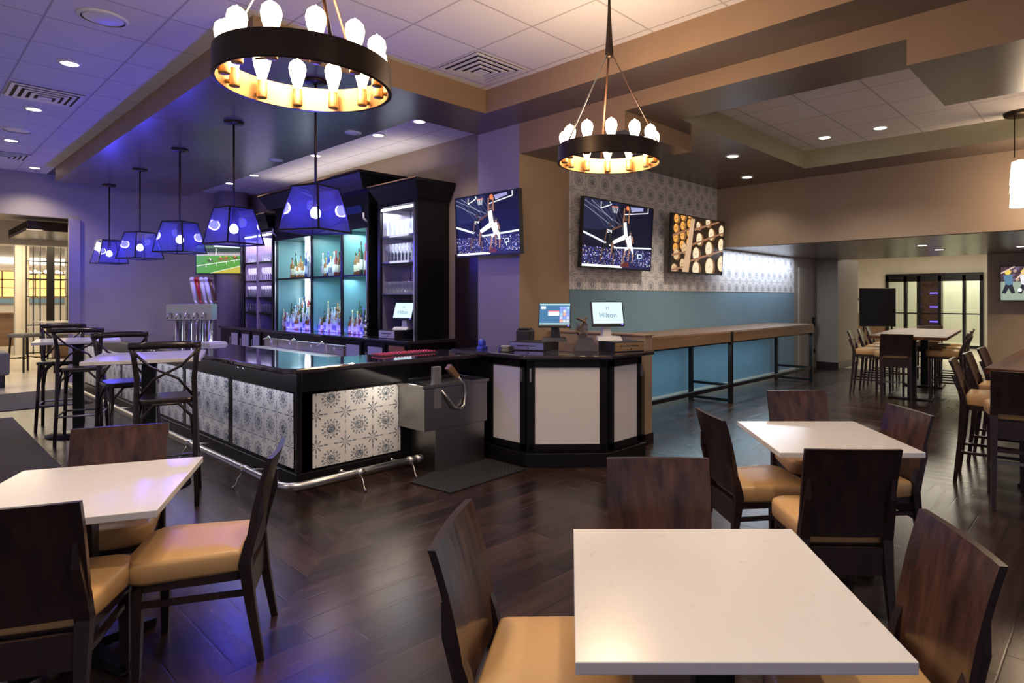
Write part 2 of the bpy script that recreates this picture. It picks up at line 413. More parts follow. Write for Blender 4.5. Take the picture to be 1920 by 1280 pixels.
for z in (.02, .8, 1.6, 2.1, 2.6, 3.2): gb.box(-.47, .47, -.015, .015, z, z+.03)
gb.build('grid_bars', M_['blackm'], g); gf.box(-.02, .14, -.05, .05, 0, 3.35).build('post', M_['blackm'], g)
cl_ = thing('hall_chandelier', 'small crystal ring chandelier glowing in the far hall', 'chandelier', (3.4, 25, 2.35))
hb = MB()
for k in range(14):
    a = 2*PI*k/14; hb.sphere((.6*math.cos(a), .6*math.sin(a), .03), .05, 6)
hb.build('bulb_ring', M_['lamp'], cl_); MB().tube([(.6*math.cos(2*PI*k/24), .6*math.sin(2*PI*k/24), -.03) for k in range(25)], .015, 6).build('ring', M_['bronze'], cl_)
MB().tube([(0, 0, 1.1), (0, 0, .5)], .01).tube([(0, 0, .5), (.6, 0, 0)], .006).tube([(0, 0, .5), (-.6, 0, 0)], .006).build('rod', M_['bronze'], cl_)
# right lobby
sbox('wall_lobby', M_['cream'], 22.75, 22.85, 6.05, 9, 0, 3.3)
b = MB(); b.box(22.75, 22.85, -2, 3.3, 0, 3.3); b.box(22.75, 22.85, 3.3, 6.05, 2.35, 3.3)
struct(b.build('wall_lobby', M_['cream']))
sbox('wall_lobby', M_['cream'], 14.6, 22.8, 8.0, 8.1, 0, 3.3)
sbox('wall_vestibule', M_['cream'], 25.5, 25.6, 0, 8, 0, 3.3)
sbox('trim_16', M_['wal'], 22.70, 22.75, 6.05, 8, 0, 1.05)
sbox('trim_17', M_['blackm'], 22.68, 22.75, 6.05, 8, 1.52, 1.57)
sbox('ceiling', M_['cream'], 14.5, 26, -2, 9, 3.3, 3.4)
light('AREA', (19, 4, 3.2), 170, (1, .9, .72), 3, sy=2.5)
light('AREA', (24.2, 4.4, 3.1), 110, (.9, 1, .8), 2, sy=2)
v = MB()
for y in (3.32, 3.78, 4.45, 5.05, 5.45, 6.0): v.box(22.62, 22.78, y-.045, y+.045, 0, 2.3)
v.box(22.62, 22.78, 3.28, 6.05, 2.12, 2.38); v.box(22.62, 22.78, 3.28, 6.05, 0, .09)
v.box(22.64, 22.76, 3.32, 6.0, 1.06, 1.10)
dv = struct(v.build('door_3', M_['black']))
for (a, c2) in ((3.37, 3.73), (3.83, 4.4), (4.5, 5.0), (5.1, 5.4), (5.5, 5.95)):
    MB().box(22.69, 22.71, a, c2, .09, 2.12).build('pane', M_['pane'], dv)
nb = MB(); [nb.box(23.2, 23.25, 4.55, 4.85, z, z+.035) for z in (.78, 1.27, 1.72)]
tag(nb.build('neon_shelf_lights', M_['neon']), 'three blue neon shelf strips glowing behind the black lobby doors', 'light')
sbox('trim_18', M_['walnutx'], 23.26, 23.4, 4.5, 5.25, 0, 2.3)
# black screen on stand
sc = thing('presentation_screen', 'large blank black screen on a stand beside the lobby doors', 'screen', (17.5, 4.88, 0), math.radians(-62))
MB().box(-.44, .44, -.03, .03, .83, 1.84).build('screen_panel', M_['black'], sc, .01)
st = MB(); st.box(-.36, -.32, -.04, 0, 0, .9); st.box(.32, .36, -.04, 0, 0, .9); st.box(-.45, -.23, -.2, .2, 0, .03); st.box(.23, .45, -.2, .2, 0, .03)
st.build('stand', M_['blackm'], sc)
# ---------------------------------------------------------------- recessed lamps, vents, speakers
lens = MB().lathe([(.001, -.012), (.062, -.012), (.075, -.004)], 20).mesh(M_['lamp']); rim = MB().lathe([(.075, -.012), (.098, -.010), (.10, 0), (.075, 0)], 20, close=False).mesh(M_['white'])
offl = MB().lathe([(.001, -.012), (.062, -.012), (.075, -.004)], 20).mesh(M_['off'])
DL = {0: 'recessed ceiling lamp nearest over the left tables, warm lens', 1: 'second recessed lamp on the left ceiling, beyond the air grille', 2: 'third recessed lamp on the left ceiling, near the far end',
      3: 'recessed lamp nearest in the strip ceiling behind the bar', 4: 'second recessed lamp in the strip ceiling behind the bar', 5: 'third strip ceiling lamp, above the clear part of the tall cabinet',
      6: 'fourth lamp in the strip ceiling behind the bar', 7: 'farthest lamp in the strip ceiling behind the bar', 8: 'left one of two recessed lamps in the white tray ceiling at the right', 9: 'right one of two recessed lamps in the white tray ceiling at the right',
      10: 'first recessed lamp under the low dark ceiling at the right', 11: 'second recessed lamp under the low dark ceiling at the right', 12: 'recessed lamp at the right edge under the low dark ceiling', 13: 'recessed lamp throwing a pool of light on the far header',
      14: 'nearer small lamp in the dark soffit above the wallpaper', 15: 'small lamp in the dark soffit at the corner over the wallpaper'}
for i, (x, y, z, e, c) in enumerate(DOWN):
    if i > 15: continue
    r = thing('recessed_lamp', DL[i], 'ceiling light', (x, y, z), 0, 'recessed ceiling lamps')
    for me, nm in ((lens, 'lens'), (rim, 'rim')):
        o = bpy.data.objects.new(nm, me); COL.objects.link(o); o.parent = r
for (x, y, z, l) in ((3.84, 7.05, 3.61, 'unlit lamp in the dark bulkhead edge beside the nearest strip lamp'), (3.84, 9.3, 3.61, 'unlit lamp in the dark bulkhead edge, farther along')):
    r = thing('recessed_lamp', l, 'ceiling light', (x, y, z), 0, 'unlit recessed lamps')
    for me, nm in ((offl, 'lens'), (rim, 'rim')):
        o = bpy.data.objects.new(nm, me); COL.objects.link(o); o.parent = r
def vent(x, y, label, s=.31):
    r = thing('ceiling_vent', label, 'vent', (x, y, MAIN), 0, 'square ceiling air vents')
    fr_ = MB()
    for k, (a, zz) in enumerate(((s, -.012), (s*.80, -.02), (s*.60, -.028), (s*.40, -.036))):
        i = a-.032
        for (x0, x1, y0, y1) in ((-a, a, -a, -i), (-a, a, i, a), (-a, -i, -i, i), (i, a, -i, i)): fr_.box(x0, x1, y0, y1, zz-.004, zz+.004)
    fr_.build('louvre_rings', M_['off'], r); MB().box(-s, s, -s, s, -.006, -.001).build('backing', M_['rubber'], r)
    MB().box(-s*.2, s*.2, -s*.2, s*.2, -.045, -.04).build('centre_plate', M_['white'], r)
vent(3.97, 4.77, 'square air vent in the ceiling corner between the two chandeliers', .30)
vent(1.2, 9.05, 'square air vent in the left ceiling between two lamps'); vent(1.25, 13.3, 'square air vent at the far end of the left ceiling')
for (x, y, l) in ((1.19, 6.2, 'round ceiling speaker glowing violet at the top left'), (1.2, 11.2, 'round ceiling speaker farther along the left ceiling')):
    r = thing('ceiling_speaker', l, 'speaker', (x, y, MAIN)); MB().lathe([(.001, -.014), (.13, -.014), (.15, -.008)], 28).build('grille', M_['off'], r); MB().lathe([(.15, -.016), (.17, -.012), (.175, 0), (.15, 0)], 28, close=False).build('rim', M_['white'], r)
# ================================================================ PENDANTS
gp = None
def pendant():
    r = thing('glass_pendant', '', 'pendant lamp', (0, 0, 0))
    zt, zb = 2.61, 2.20; a, c = .145, .225
    fb = MB()
    for sx in (-1, 1):
        for sy in (-1, 1): fb.tube([(sx*a, sy*a, zt), (sx*c, sy*c, zb)], .006, sq=True)
    for (q, z) in ((a, zt), (c, zb)):
        for (p0, p1) in (((-q, -q), (q, -q)), ((q, -q), (q, q)), ((q, q), (-q, q)), ((-q, q), (-q, -q))): fb.tube([(*p0, z), (*p1, z)], .008, sq=True)
    fb.tube([(-a, 0, zt), (a, 0, zt)], .006, sq=True).tube([(0, -a, zt), (0, a, zt)], .006, sq=True)
    fb.build('frame', M_['blackm'], r)
    g = MB()
    for k in range(4):
        R = Matrix.Rotation(k*PI/2, 4, 'Z'); g.add([(-a, a, zt), (a, a, zt), (c, c, zb), (-c, c, zb)], [(0, 1, 2, 3)], M=R)
    g.build('glass_panes', M_['blueglass'], r)
    MB().tube([(0, 0, 3.6), (0, 0, zt)], .011).build('rod', M_['bronze'], r)
    MB().lathe([(.02, 3.575), (.10, 3.585), (.105, 3.61)], 20).build('canopy', M_['bronze'], r)
    MB().tube([(0, 0, zt), (0, 0, 2.43)], .025).build('socket', M_['bronze'], r)
    MB().lathe([(.012, 2.44), (.024, 2.425), (.043, 2.395), (.048, 2.37), (.038, 2.335), (.001, 2.32)], 16).build('bulb', M_['bluebulb'], r)
    return r
p0 = pendant()
PL = ['nearest square glass pendant over the bar, blue bulb', 'second glass pendant from the front over the bar', 'middle one of the five blue lit glass pendants', 'fourth glass pendant, second from the far end of the bar', 'farthest and smallest looking glass pendant over the bar']
for i, (x, y) in enumerate(PEND):
    rz = (.42, .25, .62, .35, .1)[i]
    if i == 0: p0.location = (x, y, 0); p0.rotation_euler.z = rz; p0['label'] = PL[0]; p0['group'] = 'glass pendants over the bar'
    else: dup(p0, (x, y, 0), rz, PL[i], 'glass pendants over the bar')
# right cluster pendants
r = thing('pendant_cluster', 'cluster of white glass shades hanging at the right edge', 'pendant lamp', (8.70, .90, 0))
MB().lathe([(.02, 3.66), (.16, 3.67), (.17, 3.704)], 24).build('canopy', M_['bronze'], r)
for (dx, dy, zb) in ((-.06, .05, 2.88), (.02, -.05, 2.62), (.12, -.22, 2.78)):
    MB().tube([(dx, dy, 3.67), (dx, dy, zb+.3)], .006).build('cord', M_['bronze'], r)
    MB().lathe([(.03, zb+.28), (.085, zb+.26), (.10, zb+.12), (.105, zb)], 20).build('glass_shade', M_['shade'], r)
light('POINT', (8.75, .8, 2.75), 60, WARM, .15)
# ================================================================ CHANDELIERS
def chandelier():
    r = thing('ring_chandelier', '', 'chandelier')
    R0 = .375; zb = 2.56; zt = 2.675; n = 64
    MB().lathe([(R0, zb), (R0, zt)], n, close=False).build('outer_band', M_['bronze'], r)
    MB().lathe([(R0-.012, zb), (R0-.012, zt)], n, close=False).build('inner_band', M_['gold'], r)
    MB().lathe([(R0-.014, zb), (R0+.003, zb-.002), (R0+.003, zb+.006)], n, close=False).build('lower_lip', M_['bronze'], r)
    for k in range(12):
        a = 2*PI*(k+.4)/12; cx, cy = (R0-.05)*math.cos(a), (R0-.05)*math.sin(a)
        s = MB().lathe([(.022, zb+.005), (.024, zb+.01), (.022, zb+.085), (.018, zb+.09)], 12, (cx, cy)); s.tube([(cx, cy, zb+.03), (R0*math.cos(a)*.97, R0*math.sin(a)*.97, zb+.03)], .01)
        s.build('socket', M_['gold'], r)
        MB().lathe([(.016, zb+.085), (.022, zb+.11), (.036, zb+.16), (.041, zb+.19), (.036, zb+.215), (.02, zb+.232), (.006, zb+.238), (.002, zb+.245)], 14, (cx, cy)).build('bulb', M_['bulb'], r)
    for k in range(3):
        a = 2*PI*k/3+.35; MB().tube([(R0*math.cos(a), R0*math.sin(a), zt-.02), (.018*math.cos(a), .018*math.sin(a), 3.36)], [.008, .008], flat=.5).build('strap', [M_['walnutx'], M_['steeld'], M_['walnutx']][k], r)
    MB().lathe([(.001, 3.33), (.028, 3.335), (.030, 3.37), (.012, 3.66), (.009, 3.78)], 14).build('hub_cone', M_['bronze'], r)
    MB().lathe([(.009, 3.76), (.07, 3.83), (.075, MAIN)], 20).build('ceiling_canopy', M_['bronze'], r)
    MB().tube([(.30*math.cos(t_), .30*math.sin(t_), zb+.05+.03*math.sin(t_*3)) for t_ in [3.6+.16*i for i in range(6)]], .005).build('wire', M_['bronze'], r)
    return r
c1 = chandelier(); c1.location = (1.285, 2.785, -.02); c1['label'] = 'larger looking ring chandelier of glowing filament bulbs, upper left'; c1['group'] = 'ring chandeliers'
dup(c1, (3.53, 2.80, 0), .5, 'ring chandelier hanging from a cone hub in front of the tan column', 'ring chandeliers')
# ================================================================ DINING CHAIRS AND TABLES
def rrect(w0, w1, y0, y1, rf=.07, rb=.02, n=5):
    P = []
    def arc(cx, cy, r, a0, a1):
        for i in range(n+1):
            a = a0+(a1-a0)*i/n; P.append((cx+r*math.cos(a), cy+r*math.sin(a)))
    arc(w1/2-rf, y1-rf, rf, 0, PI/2); arc(-w1/2+rf, y1-rf, rf, PI/2, PI); arc(-w0/2+rb, y0+rb, rb, PI, 1.5*PI); arc(w0/2-rb, y0+rb, rb, 1.5*PI, 2*PI)
    return P
def chair(name, cat, zs=.49, top=.88, tall=False):
    r = thing(name, '', cat)
    pts = rrect(.41, .47, -.20, .25, .09, .02)
    ins = [(x*.93, (y-.02)*.93+.02) for x, y in pts]
    s = MB(); n = len(pts)
    rings = [([(x*.96, y*.96) for x, y in pts], zs-.095), (pts, zs-.08), (pts, zs-.022), ([(x*.975, y*.975) for x, y in pts], zs-.006), (ins, zs), ([(x*.5, y*.5+.01) for x, y in pts], zs+.006)]
    vs = [(x, y, z) for (q, z) in rings for (x, y) in q]; fs = []
    for j in range(len(rings)-1):
        for i in range(n): fs.append((j*n+i, j*n+(i+1) % n, (j+1)*n+(i+1) % n, (j+1)*n+i))
    fs += [tuple(reversed(range(n))), tuple(range((len(rings)-1)*n, len(rings)*n))]
    s.add(vs, fs, True); s.build('seat', M_['leather'], r)
    s2 = MB().prism(rrect(.40, .43, -.20, .22, .06, .02), zs-.13, zs-.09); s2.build('seat_frame', M_['espresso'], r)
    # back panel: curved, front veneer + dark back
    b = MB(); W = .218; zb = zs-.045; nx, nz = 8, 8
    def yb(z): t = (z-zb)/(top-zb); return -.222-.035*t-.055*t*t
    for side in (0, 1):
        vs = []; fs = []
        for j in range(nz+1):
            z = zb+(top-zb)*j/nz
            for i in range(nx+1):
                u = -1+2*i/nx; vs.append((u*(W+.004*j/nz), yb(z)-.012*(1-u*u)+(.011 if side == 0 else -.011), z))
        for j in range(nz):
            for i in range(nx): fs.append((j*(nx+1)+i, j*(nx+1)+i+1, (j+1)*(nx+1)+i+1, (j+1)*(nx+1)+i))
        b.mat(side); o0 = len(b.v); b.add(vs, fs, False)
        if side == 0: A0 = o0
    m = nx+1; B0 = A0+m*(nz+1)
    loop = [i for i in range(m)]+[j*m+nx for j in range(1, nz+1)]+[nz*m+i for i in range(nx-1, -1, -1)]+[j*m for j in range(nz-1, 0, -1)]
    b.mat(1)
    for k in range(len(loop)):
        p, q = loop[k], loop[(k+1) % len(loop)]; b.f.append([A0+p, A0+q, B0+q, B0+p]); b.mi.append(1); b.sm.append(False)
    b.build('backrest', [M_['walnut'], M_['espresso']], r)
    for sx in (-1, 1):
        x = sx*.196
        MB().tube([(x*1.03, -.275, 0), (x, -.235, zs*.5), (x, -.212, zs-.06), (x, -.232, zs+.03), (x, yb(zs+.15)-.024, zs+.15), (x, yb(top-.15)-.016, top-.15)], [.014, .019, .024, .022, .015, .006], sq=True).build('leg', M_['espresso'], r)
        MB().tube([(sx*.192, .195, 0), (sx*.188, .19, zs-.12)], [.014, .021], sq=True).build('leg', M_['espresso'], r)
        zz = .30 if not tall else .26
        MB().tube([(sx*.193, -.245, zz), (sx*.19, .19, zz)], .011, sq=True).build('stretcher', M_['espresso'], r)
    MB().box(-.19, .19, -.235, -.215, zs-.23, zs-.10).build('back_apron', M_['espresso'], r)
    if tall:
        MB().tube([(-.19, .193, .26), (.19, .193, .26)], .012, sq=True).build('foot_rest', M_['steeld'], r)
        MB().tube([(-.19, -.24, zs-.32), (.19, -.24, zs-.32)], .011, sq=True).build('stretcher', M_['espresso'], r)
    return r
def place(proto, used, mid, ang, label, group, back=.312, proto_first=True):
    """mid = middle of the top of the backrest, ang = facing direction in degrees"""
    a = math.radians(ang); loc = (mid[0]+back*math.cos(a), mid[1]+back*math.sin(a), 0); rz = a-PI/2
    if not used: proto.location = loc; proto.rotation_euler.z = rz; proto['label'] = label; proto['group'] = group; used.append(1); return proto
    return dup(proto, loc, rz, label, group)
ch = chair('dining_chair', 'chair'); U = []
GR = 'dining chairs with tan leather seats'
A42 = math.radians(42); FW = Vector((math.cos(A42), math.sin(A42), 0)); RT = Vector((math.sin(A42), -math.cos(A42), 0))
def sd(s, d): p = FW*d+RT*s; return (p.x, p.y)
for (m, ang, l) in (
    (sd(-.37, 1.93), -52, 'dining chair at the left side of the nearest white table, grained back facing right'),
    (sd(.38, 2.70), -139, 'dining chair behind the nearest white table, its violet sheened back above the far edge'),
    (sd(1.15, 1.83), 127, 'large looking dining chair at the right side of the nearest white table'),
    (sd(.84, 3.74), -39, 'dining chair at the left of the middle white table, seen edge on from behind'),
    (sd(1.71, 4.68), -138, 'dining chair at the far side of the middle white table'),
    (sd(2.13, 3.88), 137, 'dining chair with a blue sheened back at the right of the middle table'),
    (sd(1.31, 2.86), 40, 'dining chair seen from behind, black back in front of the middle white table'),
    (sd(-2.46, 3.38), -115, 'dining chair with a brown grained back at the far side of the left white table'),
    (sd(-1.38, 2.90), 150, 'dining chair at the right of the left white table, turned sideways to us'),
    (sd(-1.90, 2.06), 60, 'black backed dining chair cut off at the lower left corner of the view')):
    place(ch, U, m, ang, l, GR)
def dining_table(c, ang, label, sx=.79, sy=.82, z=.745):
    r = thing('dining_table', label, 'table', (c[0], c[1], 0), math.radians(ang), 'white topped dining tables')
    MB().box(-sx/2, sx/2, -sy/2, sy/2, z-.03, z).build('tabletop', M_['quartz'], r, .003)
    MB().box(-.045, .045, -.045, .045, .03, z-.05).build('pedestal', M_['blackm'], r, .004)
    MB().box(-.2, .2, -.2, .2, z-.055, z-.03).build('mounting_plate', M_['blackm'], r)
    b = MB()
    for k in range(4):
        a = PI/4+k*PI/2; b.tube([(0, 0, .05), (.30*math.cos(a), .30*math.sin(a), .025)], [.035, .022], sq=True, flat=.7)
        b.lathe([(.02, 0), (.022, .015)], 10, (.29*math.cos(a), .29*math.sin(a)))
    b.build('base', M_['blackm'], r); return r
t = sd(.405, 1.825); dining_table(t, -48, 'nearest white quartz table, large in the lower right')
t = sd(1.525, 3.76); dining_table(t, -48, 'middle white quartz table in front of the blue wall', .79, .85)
dining_table((.582, 3.405), -27.5, 'white quartz table at the left, its near left corner cut off by the view', .76, .88)
# ================================================================ CROSS-BACK BAR STOOLS AND HIGH TABLES
def arcpts(p, q, h, n=8):
    p = Vector(p); q = Vector(q); return [p.lerp(q, i/n)+Vector((0, 0, h*math.sin(PI*i/n))) for i in range(n+1)]
def stool():
    r = thing('cross_back_stool', '', 'bar stool'); m = M_['stool']; zs = .82
    MB().prism(rrect(.38, .42, -.2, .2, .08, .05), zs-.042, zs).build('seat', m, r, .012)
    T = 1.22
    for sx in (-1, 1):
        MB().tube([(sx*.20, -.26, 0), (sx*.19, -.215, .4), (sx*.185, -.20, zs-.02), (sx*.18, -.205, zs+.15), (sx*.195, -.24, T-.08), (sx*.215, -.25, T)], [.016, .018, .020, .019, .018, .016], 10).build('leg', m, r)
        MB().tube([(sx*.20, .235, 0), (sx*.17, .17, zs-.03)], [.016, .019], 10).build('leg', m, r)
        MB().tube([(sx*.205, -.25, T-.03), (sx*.1, -.235, T-.15), (-sx*.08, -.215, zs+.15), (-sx*.17, -.20, zs+.02)], .014, 8, flat=.7).build('cross_brace', m, r)
        MB().tube([(sx*.183, -.2, .5), (sx*.178, -.15, .68), (sx*.17, -.03, .785), (sx*.17, .05, .78), (sx*.17, .13, .68), (sx*.18, .18, .5)], .011, 6).build('arch_brace', m, r)
    for y in (-.2, .18): MB().tube([(-.18, y, .5), (-.16, y, .68), (-.08, y, .78), (.08, y, .78), (.16, y, .68), (.18, y, .5)], .011, 6).build('arch_brace', m, r)
    MB().tube([(-.225, -.25, T+.005), (-.12, -.272, T+.01), (0, -.28, T+.012), (.12, -.272, T+.01), (.225, -.25, T+.005)], .021, 8, flat=1.3).build('top_rail', m, r)
    MB().tube([(-.19, .21, .30), (-.195, -.235, .30), (.195, -.235, .30), (.19, .21, .30), (-.19, .21, .30)], .011, 8).build('foot_ring', M_['steeld'], r)
    return r
st_ = stool(); U2 = []
for (m, ang, l) in (((1.40, 5.33), 71, 'nearest cross-back stool, in front of the nearer high table'),
                    ((1.50, 7.12), -88, 'cross-back stool on the far side of the nearer high table'),
                    ((1.40, 8.44), 72, 'cross-back stool in front of the farther high table'),
                    ((1.50, 9.95), -105, 'farthest cross-back stool, behind the farther high table')):
    place(st_, U2, m, ang, l, 'cross-back stools at the high tables', .25)
def high_table(c, ang, label):
    r = thing('high_table', label, 'table', (*c, 0), math.radians(ang), 'high white tables along the bar')
    MB().box(-.39, .39, -.42, .42, 1.07, 1.10).build('tabletop', M_['quartz'], r, .003)
    MB().box(-.05, .05, -.05, .05, .04, 1.05).build('pedestal', M_['blackm'], r, .004)
    MB().box(-.2, .2, -.2, .2, 1.045, 1.07).build('mounting_plate', M_['blackm'], r)
    MB().lathe([(.30, 0), (.30, .015), (.1, .045), (.06, .05)], 28).build('base', M_['blackm'], r)
high_table((1.48, 6.08), -20, 'nearer high white table beside the bar'); high_table((1.50, 9.05), -10, 'farther high white table beside the bar')
# ================================================================ COMMUNITY TABLES RIGHT
tc = chair('counter_chair', 'bar chair', .76, 1.04, True); U3 = []
G3 = 'tall chairs with tan seats around the wooden tables'
for (m, ang, l) in (
    ((5.53, .53), 12, 'tall dark chair at the near end of the wooden table on the right edge'),
    ((6.35, 1.15), -85, 'nearest tall chair on the long side of the wooden table at the right edge'),
    ((7.15, 1.17), -88, 'tall chair second along the long side of the right edge table'),
    ((7.95, 1.17), -90, 'tall chair farthest along the long side of the right edge table'),
    ((10.12, 2.55), 25, 'tall chair with a reddish brown back at the near end of the far wooden table'),
    ((10.72, 3.42), -80, 'tall chair nearest on the left side of the far wooden table, blue sheened back'),
    ((11.5, 3.50), -82, 'tall chair in the middle of the left side of the far wooden table'),
    ((12.3, 3.60), -82, 'tall chair last on the left side of the far wooden table'),
    ((11.25, 1.82), 98, 'tall chair nearest on the right side of the far wooden table'),
    ((12.0, 1.90), 97, 'tall chair in the middle of the right side of the far wooden table'),
    ((12.75, 1.98), 97, 'tall chair last on the right side of the far wooden table'),
    ((13.65, 2.85), 187, 'tall chair at the head of the far wooden table, in front of the lobby doors')):
    place(tc, U3, m, ang, l, G3)
def community(c, ang, L, W, label):
    r = thing('community_table', label, 'table', (*c, 0), math.radians(ang), 'long wooden high tables')
    MB().box(-L/2, L/2, -W/2, W/2, .955, 1.0).build('tabletop', M_['tablewood'], r, .006)
    for sx in (-1, 1):
        MB().box(sx*L*.28-.06, sx*L*.28+.06, -.06, .06, .03, .955).build('pedestal', M_['blackm'], r)
        MB().box(sx*L*.28-.3, sx*L*.28+.3, -.3, .3, 0, .03).build('base', M_['blackm'], r, .01)
community((11.75, 2.62), 6, 2.9, 1.05, 'long wooden high table in front of the lobby doors')
community((7.35, .38), 0, 2.5, 1.0, 'long wooden high table cut off by the right edge of the view')
# ================================================================ BAR
def panel_face(mb, u0, u1, z0, z1, axis, c, thick=.0):
    if axis == 'x': mb.box(c-.006, c+.01, u0, u1, z0, z1)
    else: mb.box(u0, u1, c-.006, c+.01, z0, z1)
bar = thing('bar_counter', 'L-shaped bar with black frame, medallion tile panels and dark stone top', 'bar', (2.27, 5.05, 0))
BX, BY = 2.27, 5.05
def L(x0, x1, y0, y1, z0, z1, mb): return mb.box(x0-BX, x1-BX, y0-BY, y1-BY, z0, z1)
body = MB(); L(2.27, 2.52, 5.05, 13.2, .0, .985, body); L(2.27, 3.29, 5.05, 5.30, 0, .985, body)
body.build('body', M_['black'], bar)
fr1 = MB(); L(2.235, 2.27, 5.015, 13.2, 0, .14, fr1); L(2.27, 3.31, 5.015, 5.05, 0, .14, fr1); L(2.25, 2.27, 5.03, 13.2, .80, .985, fr1); L(2.27, 3.30, 5.03, 5.05, .80, .985, fr1); L(2.245, 2.29, 5.025, 5.07, .14, .985, fr1)
fr1.build('frame', M_['black'], bar, .004)
YB = [5.14, 6.46, 6.60, 7.85, 7.99, 9.24, 9.38, 10.63, 10.77, 12.02, 12.16, 13.1]
for i in range(0, len(YB), 2):
    t_ = MB(); L(2.262, 2.27, YB[i], YB[i+1], .165, .785, t_); t_.build('tile_panel', M_['tile'], bar)
t_ = MB(); L(2.385, 3.222, 5.042, 5.05, .158, .778, t_); t_.build('tile_panel', M_['tile'], bar)
top = MB()
pts = [(2.06, 13.3), (2.06, 4.86), (2.13, 4.79), (4.02, 4.79), (4.02, 5.50), (2.86, 5.50), (2.76, 5.60), (2.76, 13.3)]
top.prism([(x-BX, y-BY) for x, y in pts], .985, 1.03); top.build('countertop', M_['counter'], bar, .012)
hk = MB()
for (x, y) in ((2.25, 6.1), (2.25, 7.5), (2.25, 8.9)):
    for dy in (-.06, .06): hk.tube([(x-BX, y+dy-BY, .92), (x-BX-.04, y+dy-BY, .92), (x-BX-.05, y+dy-BY, .94)], .005, 6)
hk.build('bag_hooks', M_['steel'], bar)
# foot rail
fr2 = thing('foot_rail', 'steel foot rail wrapping the corner of the bar on curved brackets', 'rail', (2.0, 4.70, 0))
MB().tube([(0.02, 8.3, .14), (.02, .12, .14), (.05, .04, .14), (.13, 0, .14), (1.23, 0.02, .14)], .032, 14).build('rail_tube', M_['steel'], fr2)
for (x, y) in ((.02, .8), (.02, 2.2), (.02, 3.7), (.02, 5.2)): MB().tube([(x, y-.03, .14), (x, y+.03, .14)], .036, 14).build('collar', M_['steel'], fr2)
for (x, y) in ((.62, .0), (1.12, .02), (1.20, .02)): MB().tube([(x-.03, y, .14), (x+.03, y, .14)], .036, 14).build('collar', M_['steel'], fr2)

for (x, y) in ((.02, .8), (.02, 2.2), (.02, 3.7), (.02, 5.2)):
    MB().tube([(x-.02, y, .12), (x-.055, y, .08), (x-.07, y, .03), (x-.10, y, 0.005)], [.007, .006, .006, .012], 8).tube([(x, y, .14), (x+.14, y, .115), (x+.235, y, .09)], .007, 8).tube([(x+.225, y, .09), (x+.235, y, .09)], .022, 10).build('bracket', M_['steel'], fr2)
for (x, y) in ((.62, 0), (1.12, .02)):
    MB().tube([(x, y-.02, .12), (x, y-.055, .08), (x, y-.07, .03), (x, y-.10, .005)], [.007, .006, .006, .012], 8).tube([(x, y, .14), (x, y+.15, .115), (x, y+.315-(.02 if x > 1 else 0), .09)], .007, 8).tube([(x, y+.30, .09), (x, y+.312-(.02 if x > 1 else 0), .09)], .022, 10).build('bracket', M_['steel'], fr2)
# under-counter steel sink unit at the open end
sk = thing('steel_sink_unit', 'stainless sink unit standing under the open end of the bar', 'sink', (3.62, 4.80, 0))
MB().box(-.30, .27, -.17, .35, 0, .40).build('lower_cabinet', M_['sinksteel'], sk, .004)
ub = MB(); ub.box(-.42, .30, -.175, .37, .39, .77); ub.box(-.44, .32, -.185, -.165, .77, .80); ub.box(-.44, .32, .35, .38, .77, .80); ub.box(-.44, -.42, -.18, .38, .77, .80); ub.box(.30, .32, -.18, .38, .77, .80)
ub.build('basin', M_['sinksteel'], sk, .004)
MB().box(-.25, .2, -.05, .28, .771, .778).build('drain_tray', M_['steeld'], sk)
ho = thing('beverage_gun', 'beverage dispenser gun on a looped steel hose under the bar edge', 'dispenser', (3.36, 4.62, 0))
MB().tube([(.02, 0, .74), (.08, -.02, .66), (.14, -.03, .575), (.20, -.03, .55), (.26, -.02, .58), (.29, 0, .68), (.27, 0, .78), (.20, .01, .86)], .012, 10).build('hose', M_['steel'], ho)
MB().tube([(.20, .01, .85), (.10, .01, .95)], [.022, .028], 8, sq=True).build('handle', M_['gold'], ho)
MB().box(-.06, .02, 0, .05, .58, .96).build('holster', M_['steeld'], ho, .004)
tag(MB().prism([(3.05, 4.05), (3.95, 4.10), (3.93, 4.68), (3.28, 4.66), (3.0, 4.55)], .001, .014).build('rubber_floor_mat', M_['mat'], None, .003), 'perforated black rubber mat on the floor before the sink unit', 'mat')
# divider panel between sink and register stand
# ================================================================ REGISTER STAND
rs = thing('register_stand', 'chamfered black register stand with three frosted white doors', 'cabinet', (4.6, 4.2, 0))
OX, OY = 4.6, 4.2
base = [(4.0, 4.79), (4.0, 4.16), (4.53, 3.60), (5.42, 3.60), (5.42, 5.2), (4.02, 5.2)]
def off(p): return [(x-OX, y-OY) for x, y in p]
MB().prism(off([(4.03, 4.79), (4.03, 4.18), (4.55, 3.63), (5.10, 3.63), (5.10, 4.1), (5.43, 4.1), (5.43, 5.2), (4.03, 5.2)]), .0, 1.01).build('body', M_['black'], rs)
MB().prism(off([(3.99, 4.79), (3.99, 4.155), (4.525, 3.59), (5.12, 3.59), (5.12, 4.1), (5.43, 4.1), (5.43, 5.2), (3.99, 5.2)]), .0, .13).build('plinth', M_['black'], rs, .005)
MB().prism(off([(3.94, 4.80), (3.94, 4.13), (4.505, 3.54), (5.20, 3.54), (5.20, 3.9), (5.42, 3.9), (5.42, 5.24), (3.94, 5.24)]), 1.01, 1.05).build('countertop', M_['counter'], rs, .01)
